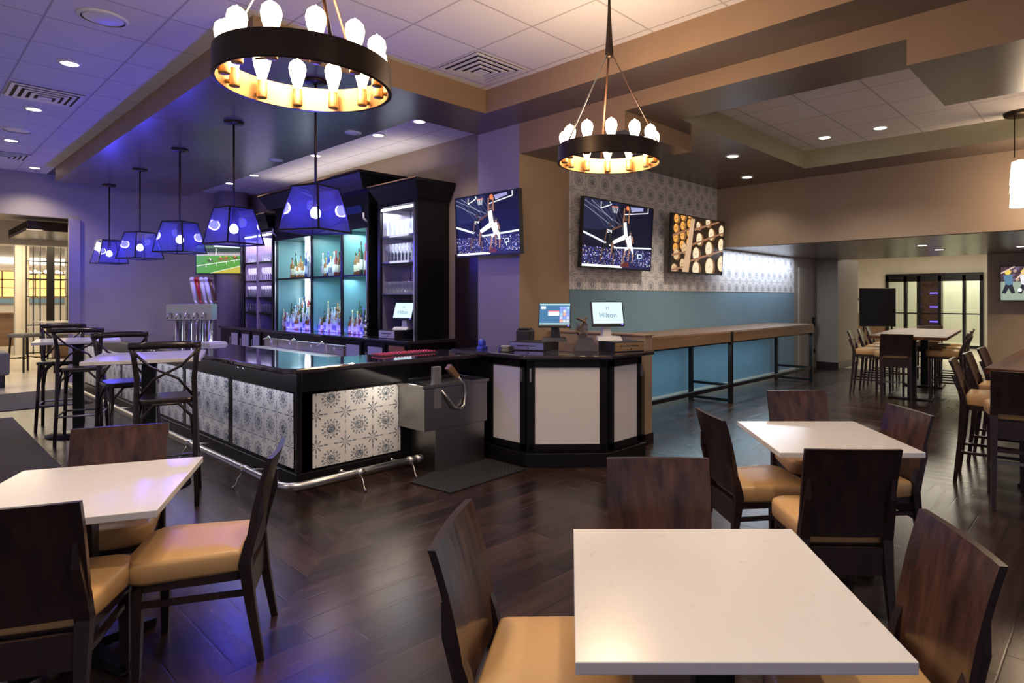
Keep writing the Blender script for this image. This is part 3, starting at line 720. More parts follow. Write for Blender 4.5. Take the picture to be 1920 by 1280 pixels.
def sdoor(p, q, label=None):
    p = Vector((*p, 0)); q = Vector((*q, 0)); d = (q-p); Ln = d.length; d.normalize(); n = Vector((d.y, -d.x, 0))
    if n.dot(Vector((4.7-p.x, 4.3-p.y, 0))) > 0: n = -n
    ang = math.atan2(d.y, d.x)
    o = MB()
    def B(a0, a1, z0, z1, t0, t1, mb):
        vs = []
        for z in (z0, z1):
            for (a, t) in ((a0, t0), (a1, t0), (a1, t1), (a0, t1)):
                w_ = p+d*a+n*t; vs.append((w_.x-OX, w_.y-OY, z))
        mb.add(vs, [(0, 3, 2, 1), (4, 5, 6, 7), (0, 1, 5, 4), (1, 2, 6, 5), (2, 3, 7, 6), (3, 0, 4, 7)])
    m = .075
    B(.01, m, .15, .99, 0, .022, o); B(Ln-m, Ln-.01, .15, .99, 0, .022, o); B(.01, Ln-.01, .15, .21, 0, .022, o); B(.01, Ln-.01, .93, .99, 0, .022, o)
    do = o.build('door', M_['black'], rs, .002)
    g = MB(); B(m, Ln-m, .21, .93, 0, .010, g); g.build('frosted_panel', M_['frost'], do)
    return do, B, Ln
for (p, q, side) in (((4.03, 4.72), (4.03, 4.18), 1), ((4.03, 4.18), (4.55, 3.63), 0), ((4.55, 3.63), (5.08, 3.63), 1)):
    do, B, Ln = sdoor(p, q); hh = MB(); a = Ln-.035 if side else .035
    B(a-.008, a+.008, .80, .92, .022, .045, hh); hh.build('handle', M_['steel'], do)
# ================================================================ TERMINALS
def F(x, y, z): return Vector((x, y, z))
def emis(c, s=1.0):
    k = 'scr %.2f %.2f %.2f %.1f' % (*c, s)
    return MATS[k] if k in MATS else new(k, (0, 0, 0), .4, emit=c, es=s)
class Pic:
    """flat lit picture drawn with polygons in 0..1 coordinates on a w x h panel in the local xz plane facing -y"""
    def __init__(s, w_, h_, y=0): s.w = w_; s.h = h_; s.b = MB(); s.c = []; s.k = 0; s.y = y
    def ci(s, c):
        if c not in s.c: s.c.append(c)
        return s.c.index(c)
    def poly(s, pts, c):
        for ax, sg, lim in ((0, 1, 1), (0, -1, 0), (1, 1, 1), (1, -1, 0)):
            o_ = []
            for i in range(len(pts)):
                a, b = pts[i-1], pts[i]; ia, ib = sg*a[ax] <= sg*lim, sg*b[ax] <= sg*lim
                if ia != ib:
                    t_ = (lim-a[ax])/(b[ax]-a[ax]); o_.append((a[0]+t_*(b[0]-a[0]), a[1]+t_*(b[1]-a[1])))
                if ib: o_.append(b)
            pts = o_
            if len(pts) < 3: return s
        s.b.mat(s.ci(c)); y = s.y-.00002*s.k; s.k += 1
        s.b.add([((u-.5)*s.w, y, (v-.5)*s.h) for u, v in pts], [tuple(range(len(pts)))]); return s
    def rect(s, u0, v0, u1, v1, c): return s.poly([(u0, v0), (u1, v0), (u1, v1), (u0, v1)], c)
    def line(s, p, q, w0, c, w1=None):
        w1 = w0 if w1 is None else w1; dx, dy = (q[0]-p[0])*s.w, (q[1]-p[1])*s.h; l = math.hypot(dx, dy) or 1; nx, ny = -dy/l/s.w, dx/l/s.h
        return s.poly([(p[0]+nx*w0, p[1]+ny*w0), (q[0]+nx*w1, q[1]+ny*w1), (q[0]-nx*w1, q[1]-ny*w1), (p[0]-nx*w0, p[1]-ny*w0)], c)
    def disc(s, p, r, c, sy=1.0, n=12, ry=None):
        return s.poly([(p[0]+r*math.cos(2*PI*i/n)/s.w, p[1]+(ry or r*sy)*math.sin(2*PI*i/n)/s.h) for i in range(n)], c)
    def mesh(s, st=1.0): return s.b.mesh([emis(c, st) for c in s.c])
def basketball(w_, h_):
    p = Pic(w_, h_); NV = (.002, .003, .014)
    p.rect(0, 0, 1, 1, NV); p.poly([(0, .55), (0, 1), (.5, 1), (.42, .62), (.2, .55)], (.008, .012, .04))
    for i in range(7): p.line((.02+.07*i, .98), (.30+.05*i, .62), .002, (.10, .11, .17))
    p.line((.0, .9), (.45, .6), .006, (.14, .15, .2)); p.line((.0, .97), (.5, .68), .004, (.15, .16, .2)); p.line((.1, .98), (.4, .72), .003, (.3, .3, .4))
    p.rect(.0, 0, 1, .30, (.015, .015, .06)); q = random.Random(3)
    for i in range(420):
        u, v = q.random(), q.random()*.27+.03; c = q.choice([(.10, .12, .55), (.35, .38, .8), (.7, .7, .8), (.55, .35, .25), (.05, .05, .3), (.2, .2, .6)])
        a = q.uniform(.004, .011); p.rect(u, v, min(1, u+a), v+a*1.6, c)
    p.line((0, .50), (.45, .31), .012, (.75, .85, 1)); p.line((.45, .31), (1, .35), .010, (.75, .85, 1)); p.rect(0, 0, .55, .035, (.8, .8, .85))
    # boards, hoop
    for a, c_ in (((.22, .88), (.22, .98)), ((.22, .88), (.36, .96)), ((.36, .96), (.34, 1)), ((.56, .84), (.92, .92)), ((.92, .92), (.92, 1)), ((.66, .90), (.84, .96))): p.line(a, c_, .006, (.85, .85, .9))
    p.poly([(.66, .90), (.84, .94), (.84, .99), (.64, .97)], (.25, .25, .45)); p.line((.37, .93), (.46, .94), .006, (.8, .2, .1))
    for i in range(5): p.line((.375+.02*i, .93), (.39+.013*i, .84), .003, (.8, .8, .85))
    def man(x, y, s, jer, skin, sh, lift=0, arms=1):
        p.line((x-.01*s, y), (x+.01*s, y-.17*s), .024*s, jer, .028*s)
        p.line((x+.02*s, y-.17*s), (x+.05*s, y-.30*s), .026*s, sh, .018*s); p.line((x-.0*s, y-.17*s), (x-(.08+lift)*s, y-.25*s), .024*s, sh, .017*s)
        p.line((x+.05*s, y-.30*s), (x+.045*s, y-.45*s), .013*s, skin, .008*s); p.line((x-(.08+lift)*s, y-.25*s), (x-(.10+lift)*s, y-.42*s), .013*s, skin, .008*s)
        p.disc((x+.0*s, y+.045*s), .022*s, skin); p.disc((x, y+.055*s), .02*s, (.03, .02, .02))
        if arms == 1: p.line((x-.025*s, y-.01), (x-.02*s, y+.16*s), .012*s, skin, .009*s); p.line((x+.03*s, y-.01), (x+.035*s, y+.16*s), .012*s, skin, .009*s)
        elif arms == 2: p.line((x+.02*s, y-.02), (x+.17*s, y+.07*s), .012*s, skin, .008*s); p.line((x-.03*s, y-.01), (x-.06*s, y-.18*s), .012*s, skin, .008*s)
        else: p.line((x-.03*s, y-.01), (x-.07*s, y-.12*s), .010*s, skin); p.line((x+.03*s, y-.01), (x+.05*s, y-.13*s), .010*s, skin)
    man(.36, .60, 1.25, (.01, .01, .012), (.09, .045, .03), (.012, .012, .015), 0, 2)
    man(.66, .52, .95, (.8, .8, .85), (.40, .2, .13), (.8, .8, .85), 0, 0)
    man(.58, .72, 1.35, (.85, .86, .9), (.22, .11, .07), (.85, .86, .9), .05, 1)
    p.disc((.60, .945), .032, (.75, .18, .06))
    p.poly([(.52, .02), (.66, .02), (.64, .10), (.57, .09)], (.10, .02, .02)); p.disc((.55, .10), .02, (.2, .1, .06))
    # the number on the dark shirt
    for (u0, v0, u1, v1) in ((.318, .565, .345, .573), (.337, .545, .345, .573), (.318, .545, .345, .553), (.318, .525, .326, .553), (.318, .525, .345, .533),
                             (.354, .545, .362, .573), (.354, .542, .383, .550), (.372, .525, .380, .573)): p.rect(u0, v0, u1, v1, (.85, .85, .85))
    p.line((.81, .12), (.81, .22), .006, (.6, .7, 1)); p.rect(.78, .17, .85, .24, (.5, .6, .9)); p.rect(.795, .185, .835, .225, NV)
    return p.mesh(1.15)
def barrels(w_, h_):
    p = Pic(w_, h_); p.rect(0, 0, 1, 1, (.02, .01, .006)); q = random.Random(4)
    def brl(u, v, r_, c1, c2):
        p.disc((u+.03, v-.01), r_*1.06, (.20, .09, .03), n=22, ry=r_*1.1); p.disc((u, v), r_, c1, n=22, ry=r_*1.12); p.disc((u, v), r_*.90, c2, n=22, ry=r_*1.0)
        for k in range(-3, 4): p.line((u+k*r_*.25/w_, v-r_*.75*math.cos(k*.4)/h_), (u+k*r_*.25/w_, v+r_*.75*math.cos(k*.4)/h_), .0015, c1)
        for j in range(3): p.disc((u+.016*(j-1), v+.01*(j-1)), .008, (.04, .02, .01), n=6)
    for i in range(4):
        for j in range(3): brl(.06+.12*j, .93-.17*i+.06*j, .062, (.42, .16, .03), (.78, .36, .08))
    for (u, v) in ((.08, .30), (.22, .42), (.05, .04), (.20, .14)): brl(u, v, .075, (.35, .2, .1), (.62, .42, .22))
    for (u, v, r_) in ((.46, .07, .105), (.73, .12, .135), (.98, .20, .12), (.45, .34, .10), (.70, .46, .11), (.96, .56, .10), (.50, .62, .09), (.74, .74, .09), (.95, .84, .08), (.47, .86, .06), (.66, .95, .07)): brl(u, v, r_, (.45, .28, .14), (.80, .66, .44))
    for (a, c_) in (((.33, .20), (1, .46)), ((.36, .50), (1, .80)), ((.40, .78), (.9, 1.0)), ((0, .28), (.3, .38)), ((0, .62), (.33, .78)), ((0, .02), (.25, .1))): p.line(a, (min(1, c_[0]), c_[1]), .018, (.28, .13, .07), .014)
    p.poly([(.20, 0), (.32, 0), (.40, .97), (.33, .97)], (.52, .33, .20)); return p.mesh(1.0)
def horses(w_, h_):
    p = Pic(w_, h_); p.rect(0, 0, 1, 1, (.08, .26, .03)); p.rect(0, .62, 1, .75, (.40, .36, .38)); p.rect(0, .75, 1, .90, (.03, .05, .03)); p.poly([(0, .9), (1, .9), (1, 1), (0, 1)], (.10, .16, .10)); p.poly([(.4, .95), (1, .92), (1, 1), (.4, 1)], (.7, .8, .9))
    for i in range(26): p.rect(.03+.037*i, .70, .05+.037*i, .745, (.02, .02, .02))
    p.poly([(.35, 0), (1, .28), (1, 0)], (.42, .36, .04)); p.line((0, .26), (1, .50), .006, (.8, .8, .75)); p.line((.3, 0), (1, .27), .005, (.75, .75, .65))
    for u in (.22, .45, .68, .86): p.line((u, .30+.24*u-.14), (u, .27+.24*u), .004, (.8, .8, .75))
    for (u, v, c_) in ((.34, .44, (.05, .02, .01)), (.58, .50, (.2, .06, .03)), (.70, .52, (.25, .08, .03)), (.90, .55, (.10, .04, .02))):
        p.line((u-.05, v), (u+.03, v+.02), .017, c_, .014); p.line((u-.05, v), (u-.09, v+.035), .009, c_); p.line((u+.03, v), (u+.06, v-.08), .005, c_); p.line((u-.04, v), (u-.08, v-.08), .005, c_); p.line((u-.01, v), (u-.02, v-.09), .005, c_)
        p.line((u-.01, v+.02), (u-.03, v+.08), .010, (.7, .08, .05) if u > .4 else (.8, .75, .7)); p.disc((u-.035, v+.10), .009, (.8, .7, .2))
    p.rect(.44, .66, .455, .9, (.8, .8, .8)); return p.mesh(1.1)
def hockey(w_, h_):
    p = Pic(w_, h_); p.rect(0, 0, 1, 1, (.30, .36, .28)); p.rect(0, .55, 1, 1, (.07, .04, .05)); q = random.Random(8)
    for i in range(30): p.disc((q.random(), q.uniform(.6, .95)), .03, q.choice([(.3, .15, .12), (.15, .1, .2), (.45, .3, .25), (.05, .05, .08)]))
    for (x, c_) in ((.10, (.1, .2, .3)), (.33, (.75, .75, .8)), (.52, (.7, .25, .15)), (.78, (.15, .15, .2))):
        p.line((x, .75), (x+.02, .45), .07, c_, .06); p.line((x, .45), (x-.06, .2), .04, (.02, .02, .03), .03); p.line((x+.03, .45), (x+.08, .2), .04, (.02, .02, .03), .03); p.disc((x, .83), .05, (.8, .6, .1))
    p.line((.0, .8), (.2, 1), .012, (.7, .5, .4)); p.line((.22, .62), (.40, 1), .012, (.75, .5, .35)); p.disc((.27, .30), .035, (.85, .85, .85)); return p.mesh(.9)
def tv(label, w_, h_, loc, rz, pic, tilt=0, frame=None, group=None):
    """rz: rotation so that local -y faces the viewer"""
    r = thing('television', label, 'television', loc, rz, group); R = Matrix.Rotation(tilt, 4, 'X')
    MB().box(-w_/2-.015, w_/2+.015, .002, .05, -h_/2-.02, h_/2+.015, M=R).build('housing', M_['plastic'], r, .005)
    b_ = MB()
    for (x0, x1, z0, z1) in ((-w_/2-.015, w_/2+.015, h_/2, h_/2+.015), (-w_/2-.015, w_/2+.015, -h_/2-.022, -h_/2), (-w_/2-.015, -w_/2, -h_/2, h_/2), (w_/2, w_/2+.015, -h_/2, h_/2)): b_.box(x0, x1, -.20, .002, z0, z1) if 0 else b_.box(x0, x1, -.010, .002, z0, z1, M=R)
    b_.build('bezel', frame or M_['plastic'], r, .002)
    o = bpy.data.objects.new('screen', pic); COL.objects.link(o); o.parent = r; o.rotation_euler.x = tilt; o.location = R @ Vector((0, -.0005, 0))
    MB().box(-.12, .12, .04, .10, -.12, .12).tube([(0, .09, 0), (0, .16, 0)], .03, 8).build('wall_bracket', M_['blackm'], r)
    return r
bb = basketball(1.50, .86)
tv('large television showing a basketball dunk, on the wallpaper at the left', 1.50, .86, (6.60, 5.065, 2.415), 0, bb, .06, group='wall televisions')
tv('television showing stacked barrels, beside the dunk screen on the wallpaper', 1.56, .86, (8.68, 5.07, 2.415), 0, barrels(1.56, .86), .05, group='wall televisions')
tv('television with the same basketball dunk hung on the mauve wall left of the tan column', 1.10, .70, (4.76, 5.625, 2.45), -PI/2+.02, basketball(1.10, .70), .05, group='wall televisions')
tv('television showing a horse race at the far corner behind the pendants', .86, .56, (4.50, 13.62, 2.36), math.radians(-48+4), horses(.86, .56), .03)
MB_tv = tv('television showing a hockey game at the right edge', 1.10, .64, (14.33, 1.24, 1.86), -PI/2, hockey(1.10, .64), 0)
def terminal(label, loc, rz, pic, logo=None, s=1.0):
    r = thing('register_terminal', label, 'register', loc, rz); T = Matrix.Translation((0, 0, .27)) @ Matrix.Rotation(-.32, 4, 'X')
    MB().box(-.17, .17, 0, .035, -.13, .13, M=T).build('display_housing', M_['plastic'], r, .006)
    o = bpy.data.objects.new('screen', pic); COL.objects.link(o); o.parent = r; o.matrix_local = T @ Matrix.Translation((0, -.001, .008))
    MB().prism([(-.13, -.10), (.13, -.10), (.10, .12), (-.10, .12)], 0, .04, top=[(-.12, -.06), (.12, -.06), (.09, .10), (-.09, .10)]).tube([(0, .07, .03), (0, .05, .22)], [.05, .03], sq=True).build('stand', M_['white'] if logo else M_['plastic'], r, .004)
    MB().box(.135, .15, -.004, 0, -.122, -.112, M=T).build('power_light', M_['neon'], r)
    if logo:
        inkm = emis((.12, .22, .32), 1)
        TT = T @ Matrix.Translation((0, -.0035, -.02)) @ Matrix.Rotation(PI/2, 4, 'X')
        text_mesh('Hilton', .075, TT, inkm, 'logo_lettering', r)
        TT = T @ Matrix.Translation((0, -.0035, .055)) @ Matrix.Rotation(PI/2, 4, 'X')
        text_mesh('H', .05, TT, inkm, 'logo_emblem', r)
    return r
def uipic():
    p = Pic(.315, .225); p.rect(0, 0, 1, 1, (.02, .14, .30)); p.rect(0, .92, 1, 1, (.35, .6, .65)); p.rect(0, 0, 1, .08, (.25, .45, .5)); p.rect(.04, .74, .2, .88, (.8, .85, .85)); p.rect(.28, .42, .64, .62, (.85, .85, .88)); p.rect(.28, .62, .64, .67, (.7, .15, .15))
    for i in range(3):
        for j in range(5): p.rect(.66+.11*i, .10+.155*j, .76+.11*i, .245+.155*j, rnd.choice([(.2, .3, .75), (.5, .5, .8), (.75, .35, .3), (.3, .55, .7), (.55, .6, .65)]))
    return p.mesh(1.0)
wp = Pic(.315, .225); wp.rect(0, 0, 1, 1, (.62, .80, .86)); wp = wp.mesh(1.0)
def drawer(label, loc, rz, mat, w_=.36, d_=.36, h_=.10):
    r = thing('cash_drawer', label, 'cash drawer', loc, rz); MB().box(-w_/2, w_/2, -d_/2, d_/2, 0, h_).build('case', M_['plastic'], r, .004)
    f = MB().box(-w_/2+.01, w_/2-.01, -d_/2-.008, -d_/2, .008, h_-.008).build('front', mat, r, .002)
    MB().box(-.10, .10, -d_/2-.012, -d_/2-.007, h_*.55, h_*.62).lathe([(.008, 0), (.008, .006)], 10, M=Matrix.Translation((.02, -d_/2-.006, h_*.3)) @ Matrix.Rotation(PI/2, 4, 'X')).build('slot_and_lock', M_['blackm'], f)
Z1 = 1.05
drawer('cash drawer with a blue grey front under the blue menu terminal', (4.50, 4.56, Z1), math.radians(-70), new('blue grey metal', (.25, .25, .5), .4, .5), .40, .36, .085)
terminal('register terminal showing a blue menu with coloured buttons', (4.62, 4.38, Z1+.086), math.radians(-52), uipic())
drawer('cash drawer with a brass coloured front below the white logo terminal', (4.98, 3.80, Z1), math.radians(-24), M_['gold'], .34, .34, .10)
terminal('register terminal with a white logo screen on the register stand', (4.93, 3.93, Z1+.101), math.radians(-36), wp, True)
pr = thing('receipt_printer', 'dark receipt printer behind the blue menu terminal', 'printer', (4.66, 4.86, Z1), math.radians(-60))
MB().box(-.08, .08, -.10, .10, 0, .19).build('case', M_['plastic'], pr, .02); MB().box(-.06, .06, -.09, .06, .19, .205).build('lid', M_['plastic'], pr, .005)
tp = thing('tape_dispenser', 'small blue tape dispenser left of the registers', 'dispenser', (4.13, 4.95, Z1), .4); MB().prism([(-.07, -.03), (.07, -.03), (.07, .03), (-.07, .03)], 0, .03).build('base', new('blue plastic', (.05, .08, .6), .3), tp, .005); MB().lathe([(.02, -.02), (.045, -.02), (.045, .02), (.02, .02)], 16, M=Matrix.Translation((0, 0, .06)) @ Matrix.Rotation(PI/2, 4, 'X')).build('roll', MATS['blue plastic'], tp)
tb = thing('credit_card_terminal', 'rounded black card machine lying left of the registers', 'card reader', (4.14, 4.60, Z1), -.9); MB().prism(rrect(.13, .17, -.10, .10, .05, .04), 0, .05, top=[(x*.8, y*.8) for x, y in rrect(.13, .17, -.10, .10, .05, .04)]).build('body', M_['plastic'], tb, .008); MB().box(-.04, .04, -.05, .02, .05, .056).build('keypad', M_['off'], tb)
mb_ = thing('menu_stand', 'dark wedge holder between the two registers', 'holder', (4.72, 4.05, Z1), -.8); MB().prism([(-.12, -.09), (.12, -.09), (.12, .09), (-.12, .09)], 0, .13, top=[(-.07, .0), (.07, .0), (.07, .05), (-.07, .05)]).build('wedge', new('smoked acrylic', (.03, .03, .05), .2), mb_, .004)
vs_ = thing('utensil_vase', 'glass vase of crumpled brown paper between the registers', 'vase', (4.94, 4.28, Z1), 0)
MB().lathe([(.05, 0), (.035, .02), (.05, .08), (.075, .26)], 18, close=False).build('glass', M_['glass'], vs_)
pp = MB()
for i in range(16):
    a = rnd.uniform(0, 6.28); q = rnd.uniform(.01, .05); M = Matrix.Translation((q*math.cos(a), q*math.sin(a), rnd.uniform(.08, .30))) @ Matrix.Rotation(rnd.uniform(0, 3), 4, (rnd.random(), rnd.random(), rnd.random())); pp.box(-.03, .03, -.004, .004, -.045, .045, M=M)
pp.build('paper_filling', new('kraft paper', (.30, .20, .13), .6), vs_)
# ================================================================ WALL LEDGE
def ledge():
    r = thing('drink_ledge', 'long wooden drink ledge on black frames along the blue wall', 'ledge', (5.7, 4.4, 0))
    MB().box(0, 6.05, 0, .83, 1.06, 1.09).build('shelf_top', M_['wal'], r, .004)
    MB().box(0, 2.75, -.012, .012, .925, 1.075).build('fascia', M_['wal'], r, .003); MB().box(2.85, 6.05, -.012, .012, .925, 1.075).build('fascia', M_['wal'], r, .003)
    MB().box(0, 6.0, .05, .78, .90, .93).build('under_panel', M_['blackm'], r)
    for x in (2.80, 6.0):
        for y in (0.02, .70): MB().box(x-.03, x+.03, y-.03, y+.03, 0, 1.07).build('post', M_['blackm'], r)
        MB().box(x-.02, x+.02, 0, .7, .02, .06).build('floor_bar', M_['blackm'], r); MB().box(x-.02, x+.02, 0, .7, .25, .29).build('cross_bar', M_['blackm'], r)
    MB().box(0, 6.0, .0, .05, .24, .29).build('foot_bar', M_['blackm'], r)
ledge()
# ================================================================ BACK BAR
bb_ = thing('back_bar_counter', 'long dark back bar counter along the wall behind the bar', 'counter', (4.66, 7.12, 0))
MB().box(0, .83, 0, 7.0, .955, 1.0).build('countertop', M_['counter'], bb_, .006)
MB().box(.05, .83, .02, 7.0, 0, .955).build('body', M_['black'], bb_)
for (a, b2) in ((.10, .55), (.62, 1.12), (1.25, 1.75), (4.9, 5.3), (5.4, 5.85), (5.95, 6.4)):
    f = MB().box(.03, .05, a, b2, .2, .93).build('door', M_['black'], bb_, .003); MB().box(.024, .03, a+.06, b2-.06, .26, .88).build('frosted_panel', M_['frost'], f); MB().box(.0, .03, b2-.04, b2-.025, .6, .8).build('handle', M_['steel'], f)
sn = thing('bar_sink', 'stainless underbar sink and speed rail in front of the back bar', 'sink', (3.9, 9.2, 0))
MB().box(-.28, .28, -1.3, 1.3, 0, .80).build('cabinet', M_['steeld'], sn, .004); MB().box(.26, .30, -1.3, 1.3, .80, .93).build('backsplash', M_['steel'], sn, .003)
for y in (-.9, 0, .9): MB().tube([(.22, y, .80), (.22, y, .92), (.16, y, .97), (.08, y, .93)], .012, 8).build('faucet', M_['chrome'], sn)
for i in range(4): MB().lathe([(.03, 0), (.03, .004)], 12, M=Matrix.Translation((.255, -1.05+.7*i, .87)) @ Matrix.Rotation(PI/2, 4, 'Y')).build('knob', M_['white'], sn)
tag(MB().box(4.68, 4.70, 7.25, 7.62, .55, .92).build('cardboard_box', new('cardboard', (.45, .20, .07), .7), None, .004), 'orange brown cardboard panel under the near end of the back bar', 'box')
# cabinets
def crown(mb, y0, y1, xf, z0, z1, xb=.83, ov=.12):
    # flares outwards from the body up to the top edge
    a = [(xf+ov, y0+ov), (xb, y0+ov), (xb, y1-ov), (xf+ov, y1-ov)]; t = [(xf, y0), (xb, y0), (xb, y1), (xf, y1)]
    mb.prism(a, z0, z1-.04, top=t); mb.prism([(xf-.01, y0-.01), (xb, y0-.01), (xb, y1+.01), (xf-.01, y1+.01)], z1-.04, z1)
def cabinet(label, y0, y1, zc0, zc1, xf, bays, shelves, zopen, z_led, lm=True):
    r = thing('display_cabinet', label, 'cabinet', (0, 0, 0)); Y0, Y1 = y0, y1
    r.location = (4.66, y0, 1.0); X = lambda v: v-4.66; Z = lambda v: v-1.0
    D = y1-y0
    s = MB(); s.box(X(4.95), X(5.49), 0, .07, 0, Z(zc0+.02)); s.build('side_panel', M_['black'], r, .003)
    s = MB(); s.box(X(4.95), X(5.49), D-.07, D, 0, Z(zc0+.02)); s.build('side_panel', M_['black'], r, .003)
    s = MB(); s.box(X(4.95), X(5.49), .07, D-.07, Z(zopen), Z(zc0+.02)); s.build('fascia', M_['black'], r, .003)
    c = MB(); crown(c, {7.325: -.15, 8.62: -.22, 12.10: .05}[y0], D+.05, X(xf), Z(zc0), Z(zc1)); c.build('crown', M_['black'], r)
    c = MB(); q0, q1 = {7.325: -.15, 8.62: -.22, 12.10: .05}[y0], D+.05
    c.box(X(xf)-.02, X(xf)-.01, q0-.01, q1+.01, Z(zc1)-.012, Z(zc1)+.004); c.build('crown_lit_edge', M_['wal'], r)  # pale strip put in for the lit top edge of the crown
    return r, X, Z, D
# right tower
rt, X, Z, D = cabinet('narrow tall black glassware cabinet at the near end of the back bar', 7.325, 8.36, 2.98, 3.23, 4.82, 1, (), 2.92, 2.88)
MB().box(X(5.47), X(5.49), .07, D-.07, 0, Z(2.92)).build('mirror_back', new('smoked mirror', (.42, .38, .44), .25, .5), rt)
MB().box(X(4.99), X(5.46), D-.085, D-.07, 0, Z(2.92)).build('side_lining', MATS['smoked mirror'], rt)
for z in (1.66, 2.12, 2.5): MB().box(X(4.98), X(5.47), .07, D-.07, Z(z)-.03, Z(z)).build('shelf', M_['steeld'], rt, .003)
MB().box(X(4.96), X(4.99), .08, D-.08, Z(2.87), Z(2.90)).build('led_strip', M_['led'], rt); MB().box(X(4.94), X(4.965), .055, .085, 0, Z(2.92)).build('edge_trim', M_['steel'], rt); 
for (y, z, e, c_) in ((7.84, 2.3, 1.6, (.75, .8, 1)), (9.1, 2.3, 1.6, (.6, .95, 1)), (10.0, 2.3, 1.6, (.6, .95, 1)), (11.2, 2.3, 1.6, (.6, .95, 1)), (9.1, 1.6, 1.0, (.6, .9, 1)), (10.0, 1.6, 1.0, (.6, .9, 1)), (11.2, 1.6, 1.0, (.6, .9, 1)), (12.5, 2.0, 2.0, (.75, .65, 1)), (13.2, 2.0, 2.0, (.75, .65, 1))):
    light('AREA', (4.975, y, z), e, c_, .5, rot=(0, -PI/2, 0), sy=.5)  # unseen area lights added to brighten the cabinet interiors
light('AREA', (5.1, 9.9, 3.50), 9, (1, .88, .78), .5, rot=(PI, 0, 0), sy=4.5)  # unseen uplight added to brighten the strip ceiling
light('AREA', (5.2, 7.84, 2.86), 9, (.8, .9, 1), .35, sy=.7)
# centre
ct, X, Z, D = cabinet('wide central black bottle cabinet with teal panels given a glow', 8.62, 12.02, 3.22, 3.48, 4.68, 3, (), 2.66, 2.6)
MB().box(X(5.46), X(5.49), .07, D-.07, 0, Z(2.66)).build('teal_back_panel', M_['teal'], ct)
for y in (9.46, 10.52):
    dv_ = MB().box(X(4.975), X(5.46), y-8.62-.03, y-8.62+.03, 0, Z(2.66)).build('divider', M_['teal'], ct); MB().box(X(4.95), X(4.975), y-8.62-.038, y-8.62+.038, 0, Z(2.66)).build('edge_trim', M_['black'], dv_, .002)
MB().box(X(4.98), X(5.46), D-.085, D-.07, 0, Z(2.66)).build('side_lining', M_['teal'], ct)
MB().box(X(4.96), X(5.46), .07, D-.07, Z(1.92), Z(1.95)).build('shelf', M_['black'], ct, .003)
for y in (10.78, 11.72): MB().box(X(5.44), X(5.46), y-8.62-.10, y-8.62+.10, .0, Z(2.66)).build('light_strip', M_['led'], ct)
for z, dp in ((1.0, .10), (1.09, .2), (1.18, .3)): pass
MB().box(X(5.14), X(5.46), .08, D-.08, 0, .11).box(X(5.28), X(5.46), .08, D-.08, .11, .22).build('bottle_steps', new('lit blue acrylic', (.1, .1, .6), .3, emit=(.04, .03, 1), es=.7), ct)
for (a, b2) in ((.2, .95), (1.1, 2.0)): MB().box(X(4.925), X(4.95), a, b2, Z(2.90), Z(3.02)).build('fascia_inlay', new('blue glossy inlay', (.03, .07, .25), .2), ct)
for y in (.02, D-.05): MB().box(X(4.935), X(4.955), y, y+.03, 0, Z(2.66)).build('edge_trim', M_['steel'], ct)
for y in (.03, D-.09):
    MB().tube([(X(4.94), y, Z(2.75)), (X(4.88), y, Z(2.80)), (X(4.88), y, Z(2.88))], .015, 8).build('sconce_hook', M_['white'], ct)
for y in (9.1, 10.0, 11.2): light('AREA', (5.2, y, 2.62), 9, (.7, .95, 1), .3, sy=.6)
for y in (9.1, 10.0, 11.2): light('AREA', (5.1, y, 1.88), 7, (.5, .75, 1), .2, sy=.6)
light('AREA', (5.0, 10.3, 1.03), 5, (.12, .10, 1), .1, rot=(0, math.radians(180+35), 0), sy=2.8)
# left tower
lt, X, Z, D = cabinet('black glassware cabinet at the far end of the back bar', 12.10, 13.60, 2.92, 3.2, 4.82, 2, (), 2.86, 2.8)
MB().box(X(5.46), X(5.49), .07, D-.07, 0, Z(2.86)).build('lilac_back_panel', new('lilac panel', (.42, .34, .52), .4), lt)
MB().box(X(4.95), X(5.46), D*.5-.03, D*.5+.03, 0, Z(2.86)).build('divider', MATS['lilac panel'], lt, .003); MB().box(X(4.98), X(5.46), D-.085, D-.07, 0, Z(2.86)).build('side_lining', MATS['lilac panel'], lt)
LS = (1.30, 1.60, 1.93, 2.30)
for z in LS: MB().box(X(4.97), X(5.46), .07, D-.07, Z(z)-.03, Z(z)).build('shelf', M_['black'], lt, .003)
MB().box(X(4.96), X(4.99), .08, D-.08, Z(2.80), Z(2.83)).build('led_strip', M_['led'], lt)
light('AREA', (5.2, 12.85, 2.78), 14, (.72, .65, 1), .35, sy=1.2)
# glasses
wineg = MB().lathe([(.034, 0), (.005, .008), (.005, .075), (.03, .10), (.038, .13), (.030, .175)], 10, close=False).mesh(M_['glass'])
tumb = MB().lathe([(.001, 0), (.028, 0), (.036, .11)], 10, close=False).mesh(M_['glass'])
pint = MB().lathe([(.001, 0), (.03, 0), (.042, .15)], 10, close=False).mesh(M_['glass'])
def glassrow(me, name, label, group, y0, y1, z, n, xs, sc=(1.12, 1.12, 1.45)):
    for x in xs:
        for i in range(n):
            o = bpy.data.objects.new(name, me); COL.objects.link(o); o.location = (x, y0+(y1-y0)*(i+.5)/n, z); o.scale = sc; tag(o, label, 'glass', group)
glassrow(wineg, 'wine_glass', 'clear stemmed glass on the upper shelf of the near glassware cabinet', 'stemmed glasses in the near cabinet', 7.42, 8.27, 2.121, 9, (5.03, 5.14, 5.25))
glassrow(tumb, 'tumbler', 'clear tumbler on the lower shelf of the near glassware cabinet', 'tumblers in the near cabinet', 7.42, 8.27, 1.661, 9, (5.03, 5.13))
